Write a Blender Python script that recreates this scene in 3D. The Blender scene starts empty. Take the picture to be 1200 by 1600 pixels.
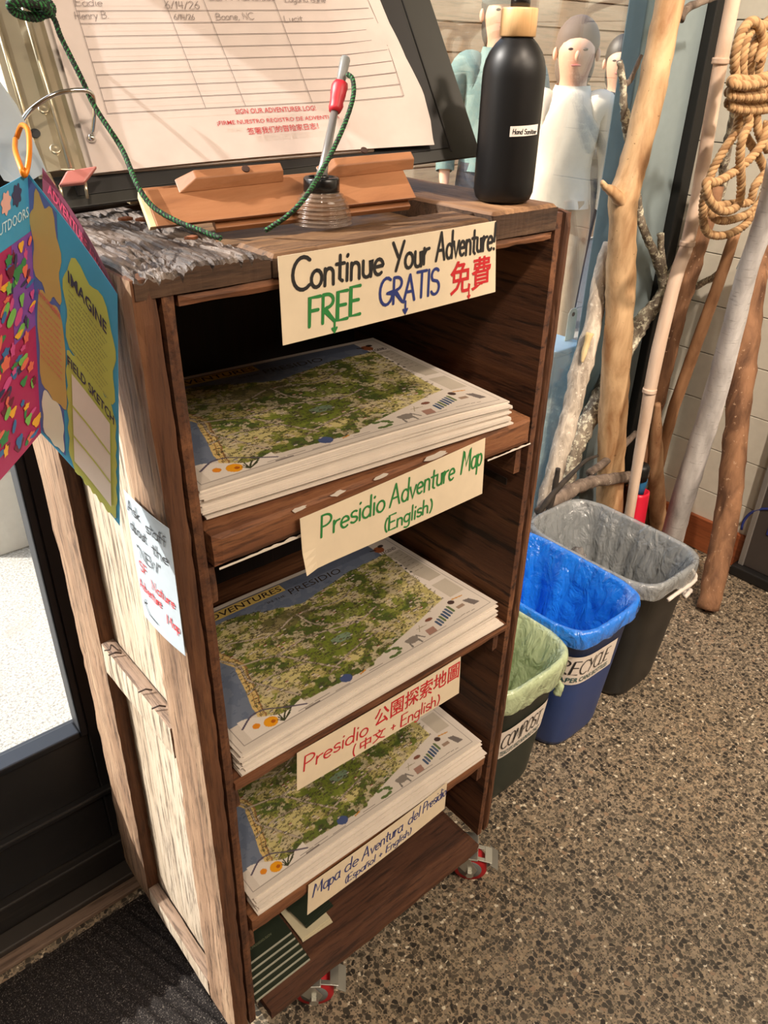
import bpy, bmesh, math, random
import numpy as np
from mathutils import Vector, Matrix, noise
random.seed(7); rng = np.random.default_rng(11)
S = bpy.context.scene; COL = S.collection
# ------------------------------------------------------------------ camera
CP = np.array([-0.2847, -0.5859, 1.3556]); YAW, PITCH, ROLL, F = 0.71897, 0.53264, 0.02615, 1213.8
fw = np.array([math.sin(YAW)*math.cos(PITCH), math.cos(YAW)*math.cos(PITCH), -math.sin(PITCH)])
_r0 = np.array([math.cos(YAW), -math.sin(YAW), 0.0]); _u0 = np.cross(_r0, fw)
cr = math.cos(ROLL)*_r0 + math.sin(ROLL)*_u0; cu = -math.sin(ROLL)*_r0 + math.cos(ROLL)*_u0
cam = bpy.data.objects.new('camera', bpy.data.cameras.new('camera')); COL.objects.link(cam)
cam.matrix_world = Matrix(((cr[0], cu[0], -fw[0], CP[0]), (cr[1], cu[1], -fw[1], CP[1]), (cr[2], cu[2], -fw[2], CP[2]), (0, 0, 0, 1)))
cam.data.sensor_fit = 'VERTICAL'; cam.data.sensor_height = 36.0; cam.data.lens = F/1600*36.0; cam.data.clip_start = 0.02
S.camera = cam
def ray(px, py): return fw*F + (px-600)*cr - (py-800)*cu
def at(px, py, ax, v):                      # point on the plane  axis = v  seen at a pixel of the photograph
    d = ray(px, py); t = (v-CP[ax])/d[ax]; return Vector(CP + t*d)
def onplane(px, py, O, n):
    d = ray(px, py); t = ((np.array(O)-CP)@np.array(n))/(d@np.array(n)); return Vector(CP+t*d)
def depth(p): return float((np.array(p)-CP)@fw)
# ------------------------------------------------------------------ world, sun, lamps, exposure
W = bpy.data.worlds.new('world'); S.world = W; W.use_nodes = True
nt = W.node_tree; bg = nt.nodes['Background']
sky = nt.nodes.new('ShaderNodeTexSky'); sky.sky_type = 'NISHITA'; sky.sun_disc = False
sky.sun_elevation = math.radians(42); sky.sun_rotation = math.radians(-55); sky.air_density = 1.2; sky.dust_density = 2.0
nt.links.new(sky.outputs[0], bg.inputs[0]); bg.inputs[1].default_value = 0.45
def lamp(kind, name, loc, energy, color, aim=None, **kw):
    l = bpy.data.lights.new(name, kind); l.energy = energy; l.color = color
    for k, v in kw.items(): setattr(l, k, v)
    o = bpy.data.objects.new(name, l); COL.objects.link(o); o.location = loc
    if aim is not None: o.rotation_euler = (Vector(aim)-Vector(loc)).to_track_quat('-Z', 'Y').to_euler()
    return o
SUN_AZ, SUN_EL = math.radians(50), math.radians(40)   # sun stands behind the glass wall, to the left
sd = Vector((-math.sin(SUN_AZ)*math.cos(SUN_EL), math.cos(SUN_AZ)*math.cos(SUN_EL), math.sin(SUN_EL)))
lamp('SUN', 'sun', (0, 0, 6), 6.2, (1.0, 0.95, 0.88), tuple(Vector((0, 0, 6))-sd), angle=math.radians(0.6))
lamp('SPOT', 'ceiling_spot', (-0.80, -1.30, 2.85), 58, (1.0, 0.80, 0.62), (0.45, 0.1, 0.9), spot_size=math.radians(95), spot_blend=0.5, shadow_soft_size=0.06)
lamp('SPOT', 'ceiling_spot', (0.35, -1.2, 2.85), 240, (1.0, 0.82, 0.66), (1.75, 0.45, 0.75), spot_size=math.radians(62), spot_blend=0.6, shadow_soft_size=0.05)
lamp('AREA', 'ceiling_panel', (0.9, -2.4, 2.88), 85, (1.0, 0.84, 0.68), (1.1, -1.2, 0), shape='RECTANGLE', size=1.6, size_y=1.0)
S.view_settings.view_transform = 'Standard'; S.view_settings.look = 'None'
S.view_settings.exposure = 0.35; S.view_settings.gamma = 1.0; S.view_settings.use_curve_mapping = False
S.cycles.max_bounces = 7; S.cycles.transparent_max_bounces = 12; S.cycles.use_denoising = True
S.cycles.sample_clamp_indirect = 6.0; S.cycles.caustics_reflective = False; S.cycles.caustics_refractive = False
# ------------------------------------------------------------------ helpers: materials
MATS = {}
def srgb(c):
    return tuple(((x/255)/12.92 if x/255 <= 0.04045 else ((x/255+0.055)/1.055)**2.4) for x in c)
class NG:
    def __init__(s, name):
        s.m = bpy.data.materials.new(name); s.m.use_nodes = True; s.t = s.m.node_tree; s.b = s.t.nodes['Principled BSDF']
        s.o = s.t.nodes['Material Output']
    def n(s, typ, **kw):
        x = s.t.nodes.new(typ)
        for k, v in kw.items():
            if k in x.inputs.keys() if isinstance(k, str) else False: x.inputs[k].default_value = v
            else: setattr(x, k, v)
        return x
    def l(s, a, b): s.t.links.new(a, b)
    def coord(s, scale=(1, 1, 1), rot=(0, 0, 0), kind='Object', loc=(0, 0, 0)):
        tc = s.n('ShaderNodeTexCoord'); mp = s.n('ShaderNodeMapping'); mp.inputs['Scale'].default_value = scale
        mp.inputs['Rotation'].default_value = rot; mp.inputs['Location'].default_value = loc
        s.l(tc.outputs[kind], mp.inputs[0]); return mp.outputs[0]
    def noise(s, vec, scale=5, detail=4, rough=.55, dist=0):
        x = s.n('ShaderNodeTexNoise'); x.inputs['Scale'].default_value = scale; x.inputs['Detail'].default_value = detail
        x.inputs['Roughness'].default_value = rough; x.inputs['Distortion'].default_value = dist; s.l(vec, x.inputs['Vector']); return x.outputs[0]
    def ramp(s, fac, stops, interp='LINEAR'):
        x = s.n('ShaderNodeValToRGB'); e = x.color_ramp.elements; x.color_ramp.interpolation = interp
        while len(e) < len(stops): e.new(.5)
        for i, (p, c) in enumerate(stops):
            e[i].position = p; e[i].color = (*c, 1) if len(c) == 3 else c
        s.l(fac, x.inputs[0]); return x.outputs[0]
    def mix(s, fac, a, b, mode='MIX'):
        x = s.n('ShaderNodeMix'); x.data_type = 'RGBA'; x.blend_type = mode
        for sock, v in ((x.inputs[0], fac), (x.inputs[6], a), (x.inputs[7], b)):
            if hasattr(v, 'is_linked') or isinstance(v, bpy.types.NodeSocket): s.l(v, sock)
            else: sock.default_value = v if not isinstance(v, tuple) else (*v, 1)[:4]
        return x.outputs[2]
    def bump(s, h, strength=.3, dist=.002):
        x = s.n('ShaderNodeBump'); x.inputs['Strength'].default_value = strength; x.inputs['Distance'].default_value = dist
        s.l(h, x.inputs['Height']); s.l(x.outputs[0], s.b.inputs['Normal'])
    def base(s, c):
        if isinstance(c, tuple): s.b.inputs['Base Color'].default_value = (*c, 1)
        else: s.l(c, s.b.inputs['Base Color'])
def flat(name, rgb, rough=.5, metal=0, **kw):
    if name in MATS: return MATS[name]
    g = NG(name); g.base(srgb(rgb)); g.b.inputs['Roughness'].default_value = rough; g.b.inputs['Metallic'].default_value = metal
    v = g.coord(); f = g.noise(v, 35, 3); c = srgb(rgb)
    g.base(g.mix(f, tuple(x*.9 for x in c), tuple(min(1, x*1.1) for x in c)))
    for k, x in kw.items(): g.b.inputs[k].default_value = x
    MATS[name] = g.m; return g.m
def wood(name, dark, mid, light, axis='z', scale=1.0, rough=.75, bump=.35, streak=.5, worn=None):
    """grain runs along axis"""
    if name in MATS: return MATS[name]
    g = NG(name); st = [38*scale]*3; st['xyz'.index(axis)] = 2.6*scale
    v = g.coord(tuple(st)); big = g.noise(g.coord(tuple(x*.28 for x in st)), 1, 4, .6, .6)
    a = g.noise(v, 1, 8, .70, 1.1); fine = g.noise(g.coord(tuple(x*5 for x in st)), 1, 5, .7)
    c = g.ramp(a, [(.30, srgb(dark)), (.5, srgb(mid)), (.68, srgb(light))])
    c = g.mix(.45, c, g.ramp(big, [(.32, srgb(dark)), (.5, srgb(mid)), (.66, srgb(light))]))
    cr_ = g.ramp(fine, [(.38, (.16, .13, .11)), (.50, (1, 1, 1))])
    c = g.mix(streak, c, cr_, 'MULTIPLY')
    if worn:
        w = g.noise(g.coord((9, 9, 9)), 1, 6, .7); c = g.mix(g.ramp(w, [(.5, (0, 0, 0)), (.66, (1, 1, 1))]), c, srgb(worn))
    g.base(c); g.b.inputs['Roughness'].default_value = rough; g.bump(g.mix(.5, a, fine), bump, .003)
    MATS[name] = g.m; return g.m
# ------------------------------------------------------------------ helpers: objects
def link(name, me, mat=None, parent=None, smooth=False):
    o = bpy.data.objects.new(name, me); COL.objects.link(o)
    if mat is not None:
        for m in (mat if isinstance(mat, (list, tuple)) else [mat]): me.materials.append(m)
    if parent is not None:
        o.parent = parent; o.matrix_parent_inverse = parent.matrix_world.inverted()
    if smooth: me.polygons.foreach_set('use_smooth', [True]*len(me.polygons))
    return o
def tag(o, label, cat, group=None, kind=None):
    if label: o['label'] = label
    if cat: o['category'] = cat
    if group: o['group'] = group
    if kind: o['kind'] = kind
    return o
def thing(name, loc, label, cat, group=None):
    o = bpy.data.objects.new(name, None); COL.objects.link(o); o.location = loc
    o.matrix_world = Matrix.Translation(Vector(loc)); o.empty_display_size = .05
    return tag(o, label, cat, group)
class MB:
    def __init__(s): s.v = []; s.f = []; s.mi = []
    def add(s, vs, fs, m=0):
        k = len(s.v); s.v += [tuple(p) for p in vs]; s.f += [tuple(i+k for i in f) for f in fs]; s.mi += [m]*len(fs); return s
    def box(s, lo, hi, m=0, xf=None):
        c = [(x, y, z) for x in (lo[0], hi[0]) for y in (lo[1], hi[1]) for z in (lo[2], hi[2])]
        if xf: c = [xf(Vector(p)) for p in c]
        return s.add(c, [(0, 1, 3, 2), (4, 6, 7, 5), (0, 4, 5, 1), (2, 3, 7, 6), (0, 2, 6, 4), (1, 5, 7, 3)], m)
    def prism(s, poly, extr, m=0):
        n = len(poly); P = [Vector(p) for p in poly]; Q = [p+Vector(extr) for p in P]
        return s.add(P+Q, [tuple(range(n))[::-1], tuple(range(n, 2*n))]+[(i, (i+1) % n, n+(i+1) % n, n+i) for i in range(n)], m)
    def lathe(s, prof, seg=32, c=(0, 0, 0), axis=None, m=0, caps=True):
        R = Vector(axis if axis else (0, 0, 1)).to_track_quat('Z', 'Y').to_matrix(); c = Vector(c); vs = []
        for r, z in prof:
            for k in range(seg):
                a = 2*math.pi*k/seg; vs.append(c+R@Vector((r*math.cos(a), r*math.sin(a), z)))
        fs = [(i*seg+k, i*seg+(k+1) % seg, (i+1)*seg+(k+1) % seg, (i+1)*seg+k) for i in range(len(prof)-1) for k in range(seg)]
        if caps: fs += [tuple(range(seg))[::-1], tuple((len(prof)-1)*seg+k for k in range(seg))]
        return s.add(vs, fs, m)
    def tube(s, pts, rad, seg=12, bumpy=0.0, freq=30, caps=True, m=0, twist=0):
        P = [Vector(p) for p in pts]; n = len(P); R = rad if isinstance(rad, (list, tuple)) else [rad]*n
        t = (P[1]-P[0]).normalized(); up = Vector((0, 0, 1)) if abs(t.z) < .9 else Vector((1, 0, 0)); nn = t.cross(up).normalized(); vs = []
        for i in range(n):
            t2 = ((P[min(i+1, n-1)]-P[max(i-1, 0)])).normalized()
            nn = (nn-t2*nn.dot(t2)).normalized(); b = t2.cross(nn)
            for k in range(seg):
                a = 2*math.pi*k/seg+twist*i; d = nn*math.cos(a)+b*math.sin(a); r = R[i]
                if bumpy: r *= 1+bumpy*noise.noise((P[i]+d*R[i])*freq)+bumpy*.6*noise.noise((P[i]+d*R[i])*freq*3.1)
                vs.append(P[i]+d*r)
        fs = [(i*seg+k, i*seg+(k+1) % seg, (i+1)*seg+(k+1) % seg, (i+1)*seg+k) for i in range(n-1) for k in range(seg)]
        if caps: fs += [tuple(range(seg))[::-1], tuple((n-1)*seg+k for k in range(seg))]
        return s.add(vs, fs, m)
    def grid(s, fn, nu, nv, m=0):
        vs = [fn(i/nu, j/nv) for j in range(nv+1) for i in range(nu+1)]
        return s.add(vs, [(j*(nu+1)+i, j*(nu+1)+i+1, (j+1)*(nu+1)+i+1, (j+1)*(nu+1)+i) for j in range(nv) for i in range(nu)], m)
    def mesh(s, name):
        me = bpy.data.meshes.new(name); me.from_pydata(s.v, [], s.f)
        if any(s.mi): me.polygons.foreach_set('material_index', s.mi)
        me.update(); return me
    def build(s, name, mat, parent=None, smooth=False, bevel=0, seg=2):
        me = s.mesh(name); bm = bmesh.new(); bm.from_mesh(me)
        bmesh.ops.recalc_face_normals(bm, faces=bm.faces)
        if bevel:
            es = [e for e in bm.edges if len(e.link_faces) == 2 and e.calc_face_angle(0) > .5]
            bmesh.ops.bevel(bm, geom=es, offset=bevel, segments=seg, affect='EDGES', profile=.5, clamp_overlap=True)
        bm.to_mesh(me); bm.free(); return link(name, me, mat, parent, smooth)
def box(name, lo, hi, mat, parent=None, bevel=0, xf=None):
    return MB().box(lo, hi, xf=xf).build(name, mat, parent, bevel=bevel)
def spline(pts, n=8):
    P = [Vector(p) for p in pts]; out = []
    for i in range(len(P)-1):
        p0 = P[i-1] if i else P[0]*2-P[1]; p1, p2 = P[i], P[i+1]; p3 = P[i+2] if i+2 < len(P) else P[-1]*2-P[-2]
        for k in range(n):
            t = k/n; out.append(.5*((2*p1)+(p2-p0)*t+(2*p0-5*p1+4*p2-p3)*t*t+(3*p1-p0-3*p2+p3)*t**3))
    return out+[P[-1]]
def interp(vals, n=8):
    out = []
    for a, b in zip(vals[:-1], vals[1:]): out += [a+(b-a)*k/n for k in range(n)]
    return out+[vals[-1]]
def board(name, lo, hi, mat, parent, amp=.0012, n=(4, 4, 4), freq=28, bend=None, seed=0, edge=.0025):
    """a sawn board: box with subdivided, slightly uneven faces and worn edges"""
    bm = bmesh.new(); lo, hi = Vector(lo), Vector(hi)
    me = bpy.data.meshes.new(name); vs = {}; V = []; Fc = []
    def vid(i, j, k):
        key = (i, j, k)
        if key not in vs:
            p = Vector([lo[a]+(hi[a]-lo[a])*t/n[a] for a, t in enumerate((i, j, k))])
            sgn = [(-1 if t == 0 else 1 if t == n[a] else 0) for a, t in enumerate((i, j, k))]; on = sum(1 for q in sgn if q)
            d = amp*noise.noise(p*freq+Vector((seed, seed*2.3, 0)))
            for a in range(3):
                if sgn[a]:
                    p[a] += sgn[a]*d
                    if on >= 2: p[a] -= sgn[a]*edge*(.5+.5*abs(noise.noise(p*freq*2+Vector((seed+5, 0, 0)))))
            if bend: p = bend(p)
            vs[key] = len(V); V.append(p)
        return vs[key]
    for a in range(3):
        b, c = (a+1) % 3, (a+2) % 3
        for s_ in (0, n[a]):
            for i in range(n[b]):
                for j in range(n[c]):
                    q = []
                    for di, dj in ((0, 0), (1, 0), (1, 1), (0, 1)):
                        t = [0, 0, 0]; t[a] = s_; t[b] = i+di; t[c] = j+dj; q.append(vid(*t))
                    Fc.append(q if s_ else q[::-1])
    me.from_pydata(V, [], Fc); me.update(); bm.free(); o = link(name, me, mat, parent)
    if isinstance(mat, (list, tuple)):                  # second wood, darker off the weathered outer face: shade put into the colour
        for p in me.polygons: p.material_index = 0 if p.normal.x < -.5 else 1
    return o
# ------------------------------------------------------------------ helpers: lettering
TXT = {}
def print_text(s, bold=0.0):
    """flat printed text as (verts 2D in units of cap height, faces), left aligned, baseline 0"""
    if (s, bold) in TXT: return TXT[(s, bold)]
    cu_ = bpy.data.curves.new('lettering', 'FONT'); cu_.body = s; cu_.size = 1.38; cu_.offset = bold; cu_.resolution_u = 2
    o = bpy.data.objects.new('lettering', cu_); COL.objects.link(o); bpy.context.view_layer.update()
    me = bpy.data.meshes.new_from_object(o.evaluated_get(bpy.context.evaluated_depsgraph_get()))
    v = [(p.co.x, p.co.y) for p in me.vertices]; f = [tuple(p.vertices) for p in me.polygons]
    bpy.data.objects.remove(o); bpy.data.curves.remove(cu_); bpy.data.meshes.remove(me)
    TXT[(s, bold)] = (v, f); return v, f
def put_text(mb, s, u0, v0, width, height, surf, slant=0, rot=0, bold=0.0, lift=.0006):
    """text stretched to width x height (metres) with its lower-left at (u0,v0) of the surface"""
    v, f = print_text(s, bold)
    if not v: return
    x0 = min(p[0] for p in v); x1 = max(p[0] for p in v); y0 = min(p[1] for p in v); y1 = max(p[1] for p in v)
    sx = width/(x1-x0); sy = height/(y1-y0) if height else sx; out = []
    for x, y in v:
        a = (x-x0)*sx; b = (y-y0)*sy; a += b*slant
        out.append(surf(u0+a*math.cos(rot)-b*math.sin(rot), v0+a*math.sin(rot)+b*math.cos(rot), lift))
    mb.add(out, f)
A = lambda cx, cy, rx, ry, a0, a1, n=9: [(cx+rx*math.cos(math.radians(a0+(a1-a0)*k/n)), cy+ry*math.sin(math.radians(a0+(a1-a0)*k/n))) for k in range(n+1)]
G = {  # hand lettering: glyph -> (advance, strokes); cap height 1, x-height .55
 'A': (.72, [[(0, 0), (.32, 1)], [(.32, 1), (.6, 0)], [(.12, .36), (.5, .36)]]),
 'B': (.62, [[(.05, 0), (.05, 1)], [(.05, 1)]+A(.2, .77, .27, .23, 90, -90)+[(.05, .54)], [(.05, .54)]+A(.22, .27, .32, .27, 90, -90)+[(.05, 0)]]),
 'C': (.68, [A(.4, .5, .38, .5, 50, 310, 14)]),
 'D': (.66, [[(.05, 0), (.05, 1)], [(.05, 1)]+A(.12, .5, .45, .5, 90, -90)+[(.05, 0)]]),
 'E': (.56, [[(.46, 1), (.05, 1), (.05, 0), (.48, 0)], [(.05, .52), (.4, .52)]]),
 'F': (.55, [[(.48, 1), (.05, 1), (.05, 0)], [(.05, .54), (.4, .54)]]),
 'G': (.72, [A(.38, .5, .35, .5, 55, 350, 14)+[(.73, .42), (.42, .42)]]),
 'H': (.66, [[(.05, 0), (.05, 1)], [(.52, 0), (.52, 1)], [(.05, .5), (.52, .5)]]),
 'I': (.22, [[(.1, 0), (.1, 1)]]),
 'L': (.5, [[(.05, 1), (.05, 0), (.45, 0)]]),
 'M': (.86, [[(0, 0), (.12, 1), (.38, .3), (.66, 1), (.74, 0)]]),
 'N': (.68, [[(.05, 0), (.05, 1), (.55, 0), (.55, 1)]]),
 'O': (.74, [A(.36, .5, .33, .5, 90, 450, 16)]),
 'P': (.58, [[(.05, 0), (.05, 1)], [(.05, 1)]+A(.2, .74, .3, .26, 90, -90)+[(.05, .48)]]),
 'R': (.62, [[(.05, 0), (.05, 1)], [(.05, 1)]+A(.2, .76, .28, .24, 90, -90)+[(.08, .52), (.54, 0)]]),
 'S': (.56, [A(.27, .76, .22, .24, 40, 230, 9)+A(.27, .27, .24, .27, 60, -150, 10)]),
 'T': (.58, [[(0, 1), (.54, 1)], [(.27, 1), (.27, 0)]]),
 'U': (.64, [[(.05, 1)]+A(.28, .3, .23, .3, 180, 360)+[(.51, 1)]]),
 'W': (.86, [[(0, 1), (.18, 0), (.38, .75), (.58, 0), (.78, 1)]]),
 'Y': (.62, [[(0, 1), (.28, .48)], [(.56, 1), (.18, 0)]]),
 'a': (.5, [A(.22, .27, .2, .27, 60, 360, 12), [(.42, .55), (.42, .1), (.48, 0)]]),
 'b': (.5, [[(.05, 1), (.05, 0)], A(.22, .27, .18, .27, 150, -150, 12)]),
 'c': (.42, [A(.24, .27, .2, .27, 50, 310, 10)]),
 'd': (.52, [A(.22, .27, .2, .27, 40, 330, 12), [(.42, 1), (.42, 0)]]),
 'e': (.48, [[(.05, .29), (.41, .31)]+A(.23, .28, .19, .27, 10, 310, 12)]),
 'f': (.34, [A(.28, .8, .16, .2, 60, 180, 5)+[(.12, 0)], [(0, .52), (.28, .52)]]),
 'g': (.5, [A(.22, .29, .19, .26, 40, 330, 12), [(.41, .55), (.4, -.2)]+A(.22, -.2, .18, .16, 0, -140, 6)]),
 'h': (.48, [[(.05, 1), (.05, 0)], [(.05, .34)]+A(.21, .36, .16, .19, 150, 0, 6)+[(.38, 0)]]),
 'i': (.2, [[(.08, .55), (.08, 0)], [(.08, .8), (.1, .84)]]),
 'k': (.44, [[(.05, 1), (.05, 0)], [(.36, .55), (.06, .24), (.38, 0)]]),
 'l': (.2, [[(.08, 1), (.08, 0)]]),
 'n': (.48, [[(.05, .55), (.05, 0)], [(.05, .34)]+A(.21, .36, .16, .19, 150, 0, 6)+[(.38, 0)]]),
 'o': (.5, [A(.23, .27, .2, .27, 90, 450, 14)]),
 'p': (.5, [[(.05, .55), (.05, -.36)], A(.23, .27, .18, .27, 160, -150, 12)]),
 'r': (.36, [[(.05, .55), (.05, 0)], [(.05, .32), (.16, .5), (.32, .52)]]),
 's': (.4, [A(.2, .42, .15, .14, 40, 230, 6)+A(.19, .14, .16, .14, 60, -150, 7)]),
 't': (.36, [[(.15, .85), (.15, .08), (.26, 0)], [(0, .58), (.32, .58)]]),
 'u': (.48, [[(.05, .55)]+A(.21, .18, .16, .18, 180, 340, 6)+[(.38, .55), (.38, 0)]]),
 'v': (.44, [[(.02, .55), (.2, 0), (.4, .55)]]),
 'y': (.46, [[(.03, .55), (.2, .05)], [(.4, .55), (.1, -.38)]]),
 'z': (.42, [[(.03, .55), (.36, .55), (.03, 0), (.38, 0)]]),
 '\u00f1': (.48, [[(.05, .55), (.05, 0)], [(.05, .34)]+A(.21, .36, .16, .19, 150, 0, 6)+[(.38, 0)], [(.06, .72), (.16, .78), (.26, .72), (.36, .78)]]),
 '!': (.24, [[(.12, 1), (.08, .3)], [(.06, .02), (.08, 0)]]), ',': (.2, [[(.1, .05), (.04, -.15)]]), '.': (.2, [[(.08, .0), (.1, .02)]]),
 '(': (.3, [A(.45, .42, .36, .62, 130, 230, 8)]), ')': (.3, [A(-.15, .42, .36, .62, 50, -50, 8)]),
 '+': (.46, [[(.03, .35), (.39, .35)], [(.21, .55), (.21, .12)]]), '/': (.36, [[(0, -.05), (.3, 1)]]),
 '"': (.26, [[(.04, 1), (.03, .82)], [(.14, 1), (.13, .82)]]), "'": (.14, [[(.04, 1), (.03, .82)]]),
 '1': (.26, [[(.08, .85), (.14, 1), (.12, 0)]]), '2': (.5, [A(.22, .75, .19, .25, 170, -10, 7)+[(.04, 0), (.44, 0)]]),
 '4': (.5, [[(.1, 1), (.04, .42), (.42, .42)], [(.34, .95), (.32, 0)]]), '6': (.5, [[(.34, 1), (.1, .5)]+A(.22, .27, .19, .27, 170, 520, 12)]),
 '8': (.5, [A(.22, .75, .18, .24, 270, 630, 12)+A(.22, .27, .2, .26, 90, 450, 12)]),
 ' ': (.36, []), 'v_': (.1, []),
 'arrow': (.5, [[(.25, 1), (.25, 0)], [(.02, .32), (.25, 0), (.48, .32)]]),
}
def ribbon(mb, pts, w, surf, lift):
    P = [Vector((p[0], p[1])) for p in pts]; n = len(P)
    if n < 2: return
    vs = []
    for i in range(n):
        d = P[min(i+1, n-1)]-P[max(i-1, 0)]
        if d.length < 1e-9: d = Vector((1, 0))
        d.normalize(); q = Vector((-d.y, d.x)); k = w/2
        if 0 < i < n-1:
            a = (P[i]-P[i-1]); b = (P[i+1]-P[i])
            if a.length > 0 and b.length > 0: k = w/2/max(.55, math.cos(a.angle(b, 0)/2))
        vs += [P[i]+q*k, P[i]-q*k]
    mb.add([surf(v.x, v.y, lift) for v in vs], [(2*i, 2*i+1, 2*i+3, 2*i+2) for i in range(n-1)])
    for e in (P[0], P[-1]):
        mb.add([surf(e.x+w/2*math.cos(a*math.pi/4), e.y+w/2*math.sin(a*math.pi/4), lift*1.02) for a in range(8)], [tuple(range(8))])
def put_hand(mb, s, u0, v0, width, cap, pen, surf, slant=.08, rot=0, lift=.0006, jit=.03, seed=1):
    """hand lettered line, scaled to a width; cap = cap height in metres"""
    rr = random.Random(seed); toks = ['arrow'] if s == 'arrow' else list(s)
    tot = sum(G[c][0] for c in toks)-.08; sx = (width/tot) if width else cap; x = 0
    for c in toks:
        adv, st = G[c]; dy = rr.uniform(-jit, jit); sc = 1+rr.uniform(-jit, jit)
        for q in st:
            pts = []
            for px, py in q:
                a = (x+px)*sx; b = (py*sc+dy)*cap; a += b*slant
                pts.append((u0+a*math.cos(rot)-b*math.sin(rot), v0+a*math.sin(rot)+b*math.cos(rot)))
            ribbon(mb, pts, pen, surf, lift)
            lift += 2e-6
        x += adv
def done(mb, name, mat, parent, label=None):
    o = link(name, mb.mesh(name), mat, parent)
    if label: o['label'] = label
    return o
# ================================================================== SETTING
def m_terrazzo():
    g = NG('ground_concrete'); v = g.coord()
    wob = g.n('ShaderNodeTexNoise'); wob.inputs['Scale'].default_value = 45; wob.inputs['Detail'].default_value = 2; g.l(v, wob.inputs['Vector'])
    vv = g.n('ShaderNodeVectorMath', operation='MULTIPLY_ADD'); g.l(wob.outputs['Color'], vv.inputs[0]); vv.inputs[1].default_value = (.006, .006, 0); g.l(v, vv.inputs[2])
    def vor(scale, feat):
        x = g.n('ShaderNodeTexVoronoi'); x.feature = feat; x.inputs['Scale'].default_value = scale; x.voronoi_dimensions = '2D'; g.l(vv.outputs[0], x.inputs['Vector']); return x
    def layer(scale, dens, r0, under, stops):
        f1, ed = vor(scale, 'F1'), vor(scale, 'DISTANCE_TO_EDGE'); sp = g.n('ShaderNodeSeparateColor'); g.l(f1.outputs['Color'], sp.inputs[0])
        col = g.ramp(sp.outputs[0], stops, 'CONSTANT'); m = g.ramp(sp.outputs[1], [(0, (1, 1, 1)), (dens, (0, 0, 0))], 'CONSTANT')
        e = g.ramp(ed.outputs['Distance'], [(.05, (0, 0, 0)), (.09, (1, 1, 1))]); d = g.ramp(f1.outputs['Distance'], [(r0, (1, 1, 1)), (r0+.06, (0, 0, 0))])
        a1 = g.n('ShaderNodeMath', operation='MULTIPLY'); g.l(m, a1.inputs[0]); g.l(e, a1.inputs[1]); a2 = g.n('ShaderNodeMath', operation='MULTIPLY'); g.l(a1.outputs[0], a2.inputs[0]); g.l(d, a2.inputs[1])
        return g.mix(a2.outputs[0], under, col)
    c = g.ramp(g.noise(v, 120, 5, .7), [(.3, srgb((124, 110, 92))), (.7, srgb((170, 155, 134)))])
    c = g.mix(g.ramp(g.noise(v, 3.0, 4), [(.35, (0, 0, 0)), (.65, (1, 1, 1))]), c, g.ramp(g.noise(v, 80, 4), [(.3, srgb((132, 114, 90))), (.7, srgb((160, 142, 118)))]))
    tones = [(0, srgb((70, 64, 56))), (.3, srgb((88, 80, 68))), (.52, srgb((106, 97, 82))), (.72, srgb((134, 122, 104))), (.86, srgb((156, 140, 116))), (.965, srgb((206, 196, 174)))]
    c = layer(260, .85, .50, c, tones); c = layer(140, .60, .46, c, tones)
    c = layer(92, .34, .43, c, [(0, srgb((50, 46, 41))), (.35, srgb((66, 61, 53))), (.7, srgb((84, 76, 65))), (.92, srgb((142, 120, 98)))])
    g.base(c); g.b.inputs['Roughness'].default_value = .36; g.b.inputs['Specular IOR Level'].default_value = .4; g.bump(g.noise(v, 12, 4), .05, .002); return g.m
link('floor', MB().add([(-3, -4, 0), (4, -4, 0), (4, .72, 0), (-3, .72, 0)], [(0, 1, 2, 3)]).mesh('floor'), m_terrazzo())['kind'] = 'structure'
plaster = flat('plaster_white', (205, 198, 186), .8); blackm = flat('door_black', (34, 34, 35), .38); gasket = flat('gasket_blue_black', (15, 19, 25), .45)
def struct(name, lo, hi, mat, bevel=0, parent=None):
    o = box(name, lo, hi, mat, parent, bevel)
    if parent is None: o['kind'] = 'structure'
    return o
struct('ceiling', (-3, -4, 3.0), (1.95, .75, 3.06), plaster)
struct('wall_left', (-3.06, -4, 0), (-3, .75, 3), plaster)
struct('wall_front', (-3, -4.06, 0), (1.95, -4, 3), flat('wood_wall', (160, 120, 82), .6))
# right wall: painted boards over a wooden baseboard
wr = struct('wall_right', (1.90, -4, 0), (1.96, .73, 3), flat('gap_dark', (60, 52, 44), .9))
bm_ = flat('board_white', (214, 210, 196), .45); pitch = .103; z = .118; k = 0
zt = [at(x, y, 0, 1.885).z for x, y in ((1178, 493), (1177, 573), (1173, 650), (1167, 722))]; pitch = (zt[0]-zt[3])/3; z0 = zt[3]
while z0-pitch > .1: z0 -= pitch
cuts = [z0+i*pitch for i in range(0, 30) if z0+i*pitch < 3]; prev = .10
for c in cuts+[3.0]:
    o = box('wall_board', (1.885, -3.99, prev+.0012), (1.902, .725, c-.0012), bm_, wr, .0015); prev = c
redwood = wood('baseboard_redwood', (96, 48, 24), (146, 78, 44), (176, 104, 64), 'y', .6, .5, .1, .3)
struct('baseboard_right', (1.868, -3.99, 0), (1.884, .66, .112), redwood, .003)
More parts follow.
